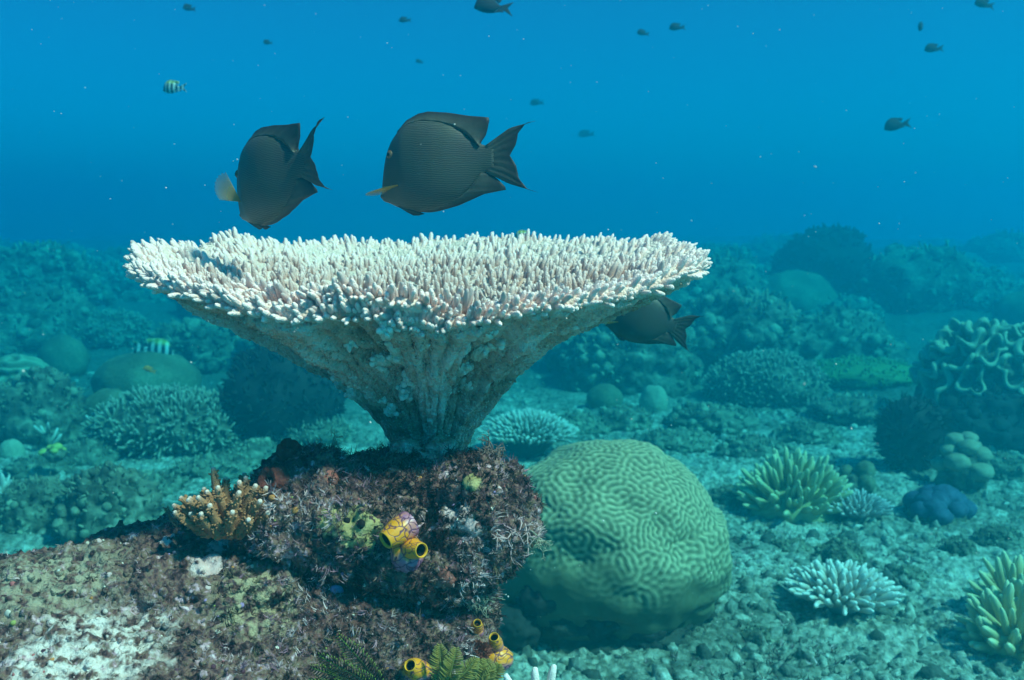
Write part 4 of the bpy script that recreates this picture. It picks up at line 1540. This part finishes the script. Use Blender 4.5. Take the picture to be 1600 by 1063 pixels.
for k, (px, py, wp, hp, where) in enumerate((
        (335, 745, 120, 30, 'in front of the left staghorn thicket'), (225, 770, 110, 28, 'behind the mossy hollow rock at left'), (62, 742, 90, 26, 'under the small pale round coral at left'),
        (135, 725, 80, 34, 'left of the staghorn thicket near the stalk coral'), (400, 722, 100, 30, 'right of the left staghorn thicket'), (1110, 668, 130, 30, 'on the sand below the mid reef thicket'),
        (1052, 700, 110, 24, 'behind the top of the brain coral'), (1330, 655, 120, 34, 'in front of the green soft coral mat'), (1262, 688, 90, 24, 'behind the wide finger soft coral'),
        (1180, 712, 110, 24, 'left of the wide finger soft coral toward the back'), (890, 676, 100, 26, 'right of the small table coral behind the stem'), (975, 668, 80, 30, 'below the two small boulder corals'),
        (1575, 745, 90, 32, 'at the right edge beyond the lobed coral'), (1150, 790, 80, 26, 'between the brain coral and the wide finger soft coral'), (1235, 862, 60, 18, 'behind the round white branching coral on its left'),
        (1420, 905, 50, 16, 'on the sand right of the round white branching coral'), (1190, 1000, 60, 16, 'on the sand at the bottom right of the brain coral'))):
    craggy('rubble_mound', 'low rubble mound ' + where, 'rock', gpos(px, py), wp, hp, 300 + k, group='low rubble mounds on the seabed', sub=4, amp=.55, knobs=50)
p = gpos(80, 760)
lobed('small yellow encrusting coral on top of the hollow rock at left', np.array([p[0], p[1] + .05, p[2] + wm_(p, 42)]), 44, 22, 5, M['yellow_enc'], 'yellow_coral', flat=.7, seed=12)
# small table coral behind the stem
p = gpos(825, 715)
tc2 = acropora('table_coral', 'small pale flat table coral on a dark stalk behind the stem of the large one', p, 172, 92, 420, M['plate'], parts=False, rad_k=.03, fl=.55)
finger_coral('bubble_coral', 'pale knobbly coral cut by the left edge', gpos(2, 822), 62, 76, 60, M['plate'], M['plate'], .07, parts=True)

# stalks standing on the left seabed
for (px, py, h, lb) in ((157, 700, 46, 'thin upright stalk coral left of the staghorn thicket'), (78, 712, 40, 'short branched stalk coral above the hollow rock')):
    p = gpos(px, py)
    H = wm_(p, h)
    t = thing('stalk_coral', lb, 'coral', tuple(p))
    mb = MB(); tube(mb, [(0, 0, -.02), (.01, 0, H * .4), (-.01, 0, H * .7), (.0, 0, H)], [.02, .016, .014, .012], 8); mb.build('stem', M['stag'], t)
    for k in range(5):
        an = k * 1.3
        mb = MB(); b0 = np.array([0, 0, H * (.35 + .14 * k)])
        tube(mb, [b0, b0 + [.04 * math.cos(an), .04 * math.sin(an), .03], b0 + [.07 * math.cos(an), .07 * math.sin(an), .07]], [.012, .01, .006], 6); mb.build('branch', M['plate'], t)

# coral heads of the far reef, alike in the haze
r_ = np.random.default_rng(21)
cnt = 0
farm = ['rock_far', 'dome', 'rock_far', 'dark_bush']
while cnt < 110:
    d = r_.uniform(7.6, 19) if cnt < 95 else r_.uniform(16, 26)
    px = r_.uniform(-60, 1660)
    if 600 < px < 800 and d < 7: continue
    p = gpos(px, 400, d)
    wd = r_.uniform(.35, 1.15) * (1 + d / 40)
    wpx = wd / d * FPX
    kk = r_.integers(0, 5)
    hk = 1 if d < 11 else .7
    if kk == 0 and d < 13:
        bush('hazy branching coral head on the far reef', p, wpx, wpx * r_.uniform(.35, .55) * hk, M['stag'], 320, 'coral_head', rad=.016, L=.09, seed=100 + cnt, lift=.3, sub=3, group='hazy branching heads of the far reef', core=M['rock_far'])
    elif kk == 1 and d > 9.5:
        dome('hazy rounded coral head on the far reef', p, wpx * .7, wpx * r_.uniform(.25, .45) * hk, M['dome'], 'coral_head', 'coral', r_.uniform(.15, .35), 100 + cnt, 4, .25, .08, 'hazy rounded heads of the far reef')
    else:
        craggy('reef_outcrop', 'hazy craggy outcrop overgrown with coral on the far reef', 'rock', p, wpx, wpx * r_.uniform(.3, .6) * hk, 100 + cnt, group='hazy craggy outcrops of the far reef', sub=4, knobs=60)
    cnt += 1

ZONES = [(0, 'at the left edge of the haze'), (120, 'in the haze above the left boulder corals'), (215, 'in the haze below the left tip of the table coral'), (420, 'in the haze behind the left half of the funnel'),
         (650, 'in the haze behind the middle of the table coral'), (830, 'in the haze behind the right half of the funnel'), (1000, 'in the haze beside the half hidden surgeonfish'),
         (1120, 'in the haze right of the table coral tip'), (1230, 'in the haze under the dark skyline mound'), (1390, 'in the haze left of the folded leather coral'), (1500, 'in the haze above the folded leather coral'), (1600, 'at the right edge of the haze')]
ORD = ['nearest', 'second nearest', 'third nearest', 'fourth nearest', 'fifth nearest', 'sixth nearest', 'seventh nearest', 'eighth nearest', 'ninth nearest', 'tenth nearest', 'eleventh nearest', 'twelfth nearest', 'thirteenth nearest', 'fourteenth nearest']
KIND = {'hazy craggy outcrops of the far reef': 'craggy overgrown outcrop', 'hazy rounded heads of the far reef': 'rounded coral head', 'hazy branching heads of the far reef': 'branching coral head'}
buckets = {}
for o in list(COL.objects):
    g = o.get('group')
    if g in KIND and o.parent is None:
        q = np.array(o.location) - CAM
        dep = float(q @ FWD)
        px = 800 + FPX * float(q @ RIGHT) / dep
        z = min(range(len(ZONES)), key=lambda i_: abs(ZONES[i_][0] - px))
        buckets.setdefault((g, z), []).append((dep, o))
for (g, z), L_ in buckets.items():
    L_.sort(key=lambda e_: e_[0])
    for j, (dep, o) in enumerate(L_):
        o['label'] = (ORD[min(j, 13)] + ' ' if len(L_) > 1 else 'only ') + KIND[g] + ' ' + ZONES[z][1]

# loose rubble over the seabed
def rub(n, dmin, dmax, s0, s1, m, seed):
    r_ = np.random.default_rng(seed)
    d = np.exp(r_.uniform(math.log(dmin), math.log(dmax), n))
    a = np.radians(r_.uniform(-36, 36, n))
    x, y = d * np.sin(a), d * np.cos(a)
    z = terrain(x, y)
    cl = fbm(np.stack([x * 1.7, y * 1.7, 0 * x], -1), 3)
    k = cl > -.2 + .3 * r_.random(n) - .15
    x, y, z = x[k], y[k], z[k]
    s = s0 + (s1 - s0) * r_.random(len(x)) ** 3
    P_ = np.stack([x, y, z + s * .3], 1)
    mb = MB()
    for t in range(4):
        V, F = lump_geo(1, (1, .75, 1), .9, 1.6, seed + t)
        q = np.arange(len(x)) % 4 == t
        dd = r_.normal(size=(q.sum(), 3)) * [1, 1, .6]
        batch(mb, (V, [F], np.zeros(len(V))), P_[q], dd, s[q], s[q] * r_.uniform(.7, 2.6, q.sum()), r_.random(q.sum()))
    return mb


mb = rub(22000, 2.0, 11, .004, .030, None, 31)
o = mb.build('coral_rubble', M['rubble'])
tag(o, 'loose pale coral rubble strewn over the seabed', None, None, 'stuff')

# short algae over the near seabed
r_ = np.random.default_rng(41)
n = 9000
d = np.exp(r_.uniform(math.log(2.1), math.log(7), n)); a = np.radians(r_.uniform(-33, 33, n))
x, y = d * np.sin(a), d * np.cos(a)
k = fbm(np.stack([x * 2.2, y * 2.2, 0 * x + 7], -1), 3) > .02
x, y = x[k], y[k]
mb = MB()
Ps = np.stack([x, y, terrain(x, y) + .01], 1)
for t in range(6):
    q = np.arange(len(x)) % 6 == t
    sz = r_.uniform(.014, .04, q.sum())
    batch(mb, TT[t], Ps[q], r_.normal(size=(q.sum(), 3)) * .4 + [0, 0, 1], sz, sz * .9, np.clip(.35 + .3 * r_.normal(size=q.sum()), 0, 1))
o = mb.build('seabed_algae', M['turf'], smooth=False)
tag(o, 'short dark algae tufts on the rubble', None, None, 'stuff')

# ------------------------------------------------------------------ life on the foreground rock
def vein_material(name, base_c, mid_c, vein_c, scale, wdt=.06):
    m = bpy.data.materials.new(name)
    m.use_nodes = True
    n, l = m.node_tree.nodes, m.node_tree.links
    b = n['Principled BSDF']
    tc = n.new('ShaderNodeTexCoord')
    nz = n.new('ShaderNodeTexNoise'); nz.inputs['Scale'].default_value = scale * .5
    l.new(tc.outputs['Object'], nz.inputs['Vector'])
    ad = n.new('ShaderNodeMix'); ad.data_type = 'VECTOR'; ad.inputs[0].default_value = .05
    l.new(tc.outputs['Object'], ad.inputs[4]); l.new(nz.outputs['Color'], ad.inputs[5])
    mp = n.new('ShaderNodeMapping'); mp.inputs['Scale'].default_value = (1, 1, 1.6)
    l.new(ad.outputs[1], mp.inputs[0])
    vo = n.new('ShaderNodeTexVoronoi'); vo.feature = 'DISTANCE_TO_EDGE'; vo.inputs['Scale'].default_value = scale
    l.new(mp.outputs[0], vo.inputs['Vector'])
    r = n.new('ShaderNodeMapRange'); r.inputs[1].default_value = 0.01; r.inputs[2].default_value = wdt
    l.new(vo.outputs['Distance'], r.inputs[0])
    at_ = n.new('ShaderNodeAttribute'); at_.attribute_name = 'tip'
    n2 = n.new('ShaderNodeTexNoise'); n2.inputs['Scale'].default_value = 45
    l.new(tc.outputs['Object'], n2.inputs['Vector'])
    sm_ = n.new('ShaderNodeMath'); sm_.operation = 'ADD'; l.new(at_.outputs['Fac'], sm_.inputs[0]); l.new(n2.outputs['Fac'], sm_.inputs[1])
    r2 = n.new('ShaderNodeMapRange'); r2.inputs[1].default_value = .75; r2.inputs[2].default_value = 1.05; l.new(sm_.outputs[0], r2.inputs[0])
    m1 = n.new('ShaderNodeMix'); m1.data_type = 'RGBA'; l.new(r2.outputs[0], m1.inputs[0]); m1.inputs[6].default_value = (*mid_c, 1); m1.inputs[7].default_value = (*base_c, 1)
    m2 = n.new('ShaderNodeMix'); m2.data_type = 'RGBA'; l.new(r.outputs[0], m2.inputs[0]); m2.inputs[6].default_value = (*vein_c, 1); l.new(m1.outputs[2], m2.inputs[7])
    l.new(m2.outputs[2], b.inputs['Base Color'])
    b.inputs['Roughness'].default_value = .4
    b.inputs['Subsurface Weight'].default_value = .15
    b.inputs['Subsurface Radius'].default_value = (.01, .005, .002)
    bp_ = n.new('ShaderNodeBump'); bp_.inputs['Strength'].default_value = .4; bp_.inputs['Distance'].default_value = .002
    l.new(r.outputs[0], bp_.inputs['Height']); l.new(bp_.outputs[0], b.inputs['Normal'])
    return m


M['squirt'] = vein_material('yellow_sea_squirt', (.95, .34, .015), (.46, .16, .26), (.14, .03, .09), 62, .085)
M['squirt_lip'] = mat('sea_squirt_lip', [(.3, (.88, .36, .02)), (.7, (.95, .44, .03))], 40, bump=.1, rough=.35)
M['squirt_in'] = mat('sea_squirt_inside', [(.3, (.006, .004, .004)), (.7, (.02, .012, .008))], 40, bump=0)


def siphon(parent, pts, r0, r1, oval=1.0):
    """open tube with a thick lip and a dark hollow"""
    pts = np.asarray(pts, float)
    t = np.linspace(0, 1, 10)
    s = np.linspace(0, 1, len(pts))
    C = np.stack([np.interp(t, s, pts[:, c]) for c in range(3)], 1)
    rad = r0 + (r1 - r0) * t + .10 * r0 * np.sin(t * math.pi)
    mb = MB(); tube(mb, C, rad, 22, attr=.25 + .75 * t, cap=False, squash=oval, tan=None)
    o = mb.build('siphon', M['squirt'], parent)
    d = C[-1] - C[-2]; d /= np.linalg.norm(d)
    x = np.cross(d, [.3, .2, 1]); x /= np.linalg.norm(x); y = np.cross(d, x)
    path = [C[-1] - d * .001, C[-1] + d * .0012, C[-1] + d * .0018, C[-1] + d * .001, C[-1] - d * .002]
    mb = MB(); tube(mb, path, [r1, r1 * .99, r1 * .92, r1 * .84, r1 * .80], 22, cap=False, squash=oval, tan=d); mb.build('lip', M['squirt_lip'], o)
    mb = MB(); tube(mb, [C[-1] - d * .0015, C[-1] - d * .006, C[-1] - d * .013, C[-1] - d * .016], [r1 * .81, r1 * .74, r1 * .6, r1 * .02], 22, cap=False, squash=oval, tan=d); mb.build('opening', M['squirt_in'], o)
    # the hollow is an inward bowl: drop its front cap
    return o


def local(p, b): return np.asarray(p) - b


def squirt(label, cpx, cpy, sz, siph, seed, tilt=(1, 1, 1)):
    p, nn = on_rock(cpx, cpy)
    d0 = float((p - CAM) @ FWD) - .010
    t = thing('sea_squirt', label, 'sea squirt', tuple(p))
    V, F = lump_geo(4, np.array(tilt) * sz, .16, 1.5, seed, 3)
    mb = MB(); mb.add(V, F, np.clip(.35 + .55 * V[:, 2] / sz, 0, 1)); mb.build('body', M['squirt'], t)
    for (ax, ay, bx, by, out, r0, r1) in siph:
        a = at(ax, ay, d0 + .006) - p
        b = at(bx, by, d0 - out) - p
        siphon(t, [a, a * .45 + b * .55 + (b - a) * .0, b], r0, r1)
    return t


squirt('yellow and purple sea squirt with two open siphons on the front of the knob', 636, 866, .027,
       [(640, 818, 603, 844, .020, .019, .0125), (634, 856, 658, 860, .022, .014, .010)], 3, (.85, .8, 1.05))
squirt('small yellow sea squirt with one round hole at the bottom edge', 648, 1050, .021, [(652, 1048, 641, 1040, .016, .015, .008)], 4, (1.1, .9, .8))
squirt('pale yellow veined sea squirt at the lower right corner of the rock', 776, 1030, .021, [(776, 1010, 772, 996, .010, .010, .007)], 5, (1.15, .9, .9))
squirt('round yellow sea squirt above the veined one on the rock edge', 744, 984, .013, [(744, 982, 746, 974, .008, .009, .006)], 6, (.9, .9, 1.1))

# brown branching coral on the rock's left shoulder
M['brown_acro'] = mat('brown_branching_coral', [(.3, (.26, .10, .045)), (.6, (.46, .21, .10)), (.8, (.56, .29, .17))], 60, bump=.6, vor=500, bdist=.0015, tip=(.80, .58, .50), tip_pow=30)
bp0, _ = on_rock(362, 822)
t = thing('branching_coral', 'small brown branching coral with white tips on the left shoulder of the rock', 'coral', tuple(bp0))
cone = finger_tmpl(5, ts=(0, .5, .85), rs=(1, .85, .55))


def bumpy(L, r, seed):
    r_ = np.random.default_rng(seed)
    mb = MB()
    pts = [np.array([.12 * L * math.sin(2.2 * s + seed) * s, .1 * L * math.cos(1.7 * s + seed) * s, L * s]) for s in np.linspace(0, 1, 9)]
    rad = r * np.array([1, 1, .98, .95, .9, .84, .76, .64, .42])
    tube(mb, pts, rad, 9, attr=np.linspace(0, 1, 9))
    P_, D_ = [], []
    for j in range(46):
        s = r_.uniform(.08, .93)
        an = r_.uniform(0, 6.283)
        c = np.array([np.interp(s, np.linspace(0, 1, 9), [q[k] for q in pts]) for k in range(3)])
        rr_ = np.interp(s, np.linspace(0, 1, 9), rad)
        d = np.array([math.cos(an), math.sin(an), .55])
        P_.append(c + rr_ * .75 * np.array([math.cos(an), math.sin(an), 0])); D_.append(d)
    batch(mb, cone, np.array(P_), np.array(D_), r * .27, r * .75, np.full(46, .55))
    return mb.mesh('branch', M['brown_acro'])


for j in range(34):
    u = j / 33
    an = (j * 2.39996) % 6.283
    r = .12 + .88 * math.sqrt(u)
    L = .080 * (1.1 - .42 * r) * rng.uniform(.85, 1.15)
    me_ = bumpy(L, .0074, 70 + j)
    x, y = math.cos(an) * r, math.sin(an) * r
    d = Vector((x * .9, y * .7 - .1, 1.1 - .25 * r)).normalized()
    q = d.to_track_quat('Z', 'Y').to_matrix().to_4x4()
    o = link('branch', me_, t, M=Matrix.Translation((x * .032, y * .028, -.006)) @ q)

# small dark bush beside it
p, nn = on_rock(322, 822)
tt = thing('algae_clump', 'dark grey green feathery algae left of the brown branching coral', 'algae', tuple(p))
M['dark_alga'] = mat('dark_alga', [(.3, (.06, .06, .04)), (.7, (.15, .14, .10))], 50, bump=.3)
for j in range(16):
    mb = MB()
    d = np.array([rng.normal() * .45, rng.normal() * .35, 1]); d /= np.linalg.norm(d)
    L = rng.uniform(.022, .045)
    b0 = np.array([rng.normal() * .016, rng.normal() * .010, -.004])
    pts = [b0 + d * L * s + np.array([.004 * math.sin(5 * s + j), 0, 0]) for s in np.linspace(0, 1, 6)]
    tube(mb, pts, np.linspace(.0016, .0006, 6), 5)
    for s in np.linspace(.15, .95, 12):
        c = b0 + d * L * s
        for sg in (-1, 1):
            e = np.cross(d, [.2, 1, .1]) * sg * .005 + d * .004
            tube(mb, [c, c + e * .6, c + e], [.0009, .0008, .0005], 4)
    mb.build('frond', M['dark_alga'], tt)

# red cup sponges
M['red_sponge'] = mat('red_sponge', [(.3, (.10, .018, .012)), (.6, (.24, .05, .035)), (.8, (.36, .13, .09))], 70, bump=.8, bscale=220, bdist=.003)


def cup(label, px, py, r, seed, hole=True, d=(0, -.7, .5)):
    p, nn = on_rock(px, py)
    t = thing('red_sponge', label, 'sponge', tuple(p))
    V, F = lump_geo(5, (r, r * .95, r * 1.05), .28, 2.2, seed, 4, fine=.10)
    n = np.array(d) / np.linalg.norm(d)
    if hole:
        U = V / np.linalg.norm(V, axis=1)[:, None]
        c = U @ n
        k = np.clip((c - .80) / .12, 0, 1)
        V = V * (1 - .62 * k)[:, None]
    mb = MB(); mb.add(V, F); mb.build('body', M['red_sponge'], t)
    if hole:
        V, F = lump_geo(3, (r * .42, r * .42, r * .3), .15, 2, seed)
        mb = MB(); mb.add(V + n * r * .22, F); mb.build('hollow', M['hole'], t)


cup('red cup sponge with a dark mouth beside the brown branching coral', 428, 752, .021, 2, True, (-.3, -.8, .35))
cup('rounded red brown sponge on top of the knob at its left end', 452, 708, .019, 3, True, (.1, -.3, .9))
M['red_alga'] = mat('red_algae', [(.3, (.20, .04, .03)), (.7, (.44, .13, .09))], 60, bump=.4)
p, nn = on_rock(748, 1016)
t = thing('red_algae', 'frilly red algae clump between the yellow sea squirts', 'algae', tuple(p))
mb = MB()
TQ = tuft_tmpl(7, 3, 1.2, 3, .16)
nn_ = 130
dq = rng.normal(size=(nn_, 3)); dq[:, 1] = -np.abs(dq[:, 1]); dq /= np.linalg.norm(dq, axis=1)[:, None]
batch(mb, TQ, dq * .010, dq, .008, .011)
o = mb.build('fronds', M['red_alga'], t, smooth=False); o['kind'] = 'stuff'
lump('holdfast', M['red_alga'], (.012, .010, .012), t, (0, 0, 0), 3, amp=.4, seed=4)

# feather stars
def feather(label, px, py, arms, L, m, seed, depth=-.01):
    p, nn = on_rock(px, py)
    p = p + (CAM - p) / np.linalg.norm(CAM - p) * .02
    r_ = np.random.default_rng(seed)
    t = thing('feather_star', label, 'feather star', tuple(p))
    lump('disc', m, (.008, .008, .006), t, (0, 0, 0), 3, amp=.2)
    for (ang, bend, out) in arms:
        mb = MB()
        n = 26
        s = np.linspace(0, 1, n)
        a = math.radians(ang) + bend * s
        X = np.cumsum(np.cos(a)) / n * L; Zc = np.cumsum(np.sin(a)) / n * L
        C = np.stack([X, -out * L * np.sin(s * 2.2), Zc], 1)
        tube(mb, C, np.linspace(.0022, .0008, n), 6)
        T = np.gradient(C, axis=0); T /= np.linalg.norm(T, axis=1)[:, None]
        for i in range(1, n):
            side = np.cross(T[i], [0, -1, 0]); side /= np.linalg.norm(side)
            pl = .014 * math.sin(min(1, (1.05 - s[i]) * 1.6 + .1) * 1.5) * min(1, .3 + s[i] * 4)
            for sg in (-1, 1):
                d = side * sg + T[i] * .55 + np.array([0, -.25, 0]) + r_.normal(size=3) * .06
                for off_ in (0,):
                    c0 = C[i] - off_ * (C[i] - C[i - 1])
                    tube(mb, [c0, c0 + d * pl * .5, c0 + d * pl + T[i] * pl * .15], [.0010, .0008, .0005], 4, attr=[0, .3, 1])
        mb.build('arm', m, t)


M['black_feather'] = mat('black_feather_star', [(.3, (.012, .012, .008)), (.7, (.03, .03, .02))], 50, bump=0, tip=(.34, .40, .06), tip_pow=4)
M['gold_feather'] = mat('golden_feather_star', [(.3, (.26, .18, .03)), (.7, (.42, .30, .06))], 50, bump=0, tip=(.30, .26, .08))
feather('black feather star with green tips at the bottom edge of the rock', 600, 1085, [(146, .35, .1), (164, .1, .15), (128, .5, .2), (180, -.1, .1), (112, .4, .1)], .10, M['black_feather'], 2)
feather('golden green feather star arms rising between the sea squirts', 690, 1080, [(64, .3, .15), (90, .05, .1), (38, .3, .1)], .066, M['gold_feather'], 3)
feather('small olive feather star under the veined sea squirt', 752, 1078, [(75, .2, .1), (100, -.3, .1), (50, .3, .1)], .045, M['gold_feather'], 4)

# hydroids: thin branching tufts
def branching(name, label, px, py, m, L, n, seed, up=(.3, -.2, .8), cat='hydroid', rad=.0011, spread=.8):
    p, nn = on_rock(px, py)
    r_ = np.random.default_rng(seed)
    t = thing(name, label, cat, tuple(p))
    for j in range(n):
        mb = MB()
        d = np.array(up) + r_.normal(size=3) * spread * .5
        d /= np.linalg.norm(d)
        stack = [(np.array([r_.normal() * .008, 0, r_.normal() * .006]), d, L * r_.uniform(.7, 1.1), 0)]
        while stack:
            a, d, l_, lv = stack.pop()
            b = a + d * l_ * .5
            mid = (a + b) / 2 + r_.normal(size=3) * l_ * .04
            q = rad * (1 - .22 * lv)
            tube(mb, [a, mid, b], [q, q * .95, q * .8], 5)
            if lv < 3:
                for _ in range(2 if r_.random() < .85 else 3):
                    d2 = d + r_.normal(size=3) * spread
                    stack.append((b, d2 / np.linalg.norm(d2), l_ * r_.uniform(.55, .8), lv + 1))
        mb.build('stem', m, t)
    return t


M['pink_hyd'] = mat('pink_branches', [(.3, (.42, .24, .24)), (.7, (.66, .46, .44))], 60, bump=.2)
M['grey_hyd'] = mat('grey_green_tuft', [(.3, (.22, .22, .15)), (.7, (.42, .40, .30))], 60, bump=.2)
M['brown_hyd'] = mat('brown_tuft', [(.3, (.14, .08, .06)), (.7, (.32, .20, .17))], 60, bump=.2)
branching('hydroid', 'thin pink branching growth on the right face of the knob', 800, 815, M['pink_hyd'], .05, 4, 3, (.1, -.8, -.6), rad=.0013)
branching('hydroid', 'grey green branching tuft sticking out of the right side of the knob', 822, 838, M['grey_hyd'], .03, 7, 4, (.8, -.2, -.2))
branching('hydroid', 'grey green tuft on the rock edge above the round yellow sea squirt', 735, 945, M['grey_hyd'], .028, 14, 5, (.5, -.6, .3))
branching('hydroid', 'brown branching tuft on the right top of the knob beside the stem', 765, 712, M['brown_hyd'], .032, 9, 6, (.2, -.2, .9))
branching('hydroid', 'brown tuft on the knob in front of the left side of the stem', 605, 690, M['brown_hyd'], .022, 5, 7, (0, -.2, .9))
branching('hydroid', 'pale tuft at the top of the knob between the red sponge and the stem', 545, 690, M['grey_hyd'], .022, 6, 8, (0, -.2, .9))

# purple clam shell
M['purple'] = mat('purple_shell', [(.3, (.26, .15, .34)), (.7, (.50, .36, .58))], 90, bump=.3, rough=.4)
p, nn = on_rock(526, 922)
V, F = lump_geo(3, (.010, .004, .008), .08, 2, 1)
mb = MB(); mb.add(V, F); o = mb.build('clam_shell', M['purple'], loc=tuple(p + nn * .003))
o.rotation_euler = (.3, .6, .4)
tag(o, 'small purple shell on the rock face below the knob', 'shell')

# white branch tips rising into the frame at the bottom
M['white_tip'] = mat('white_branch_tip', [(.3, (.74, .56, .48)), (.7, (.86, .70, .62))], 40, bump=.5, vor=400, bdist=.0015, tip=(.95, .84, .78))
p = at(835, 1120, 1.25)
t = thing('branching_coral', 'white coral branch tips rising into the frame at the bottom edge', 'coral', tuple(p))
for (px, py, d) in ((790, 1055, 1.22), (836, 1044, 1.24), (866, 1040, 1.24), (815, 1075, 1.2), (852, 1068, 1.2)):
    e = at(px, py, d) - p
    b0 = np.array([e[0] * .35, e[1] * .3, 0])
    mb = MB()
    tube(mb, [b0, b0 * .5 + e * .5 + np.array([.002, 0, 0]), b0 * .15 + e * .85, e], [.008, .0065, .0055, .0035], 9)
    mb.build('branch', M['white_tip'], t)
# its stem stands on the rock
mb = MB(); tube(mb, [(-.06, .06, -.30), (-.03, .03, -.15), (0, 0, .004)], [.03, .022, .014], 10); mb.build('stem', M['white_tip'], t)

# drifting particles
r_ = np.random.default_rng(77)
V, F = ico(1)
mb = MB()
n = 620
d = r_.uniform(.7, 4.5, n)
P_ = np.array([at(r_.uniform(-200, 1800), r_.uniform(-100, 1000), q) for q in d])
s = (.0004 + .0008 * r_.random(n) ** 3) * np.sqrt(d)
batch(mb, (V, [F], np.zeros(len(V))), P_, r_.normal(size=(n, 3)), s, s * r_.uniform(.8, 1.6, n))
M['snow'] = mat('drifting_specks', [(.3, (.6, .6, .55)), (.7, (.8, .8, .75))], 10, bump=0)
o = mb.build('drifting_specks', M['snow'])
tag(o, 'tiny pale specks drifting in the water', None, None, 'stuff')
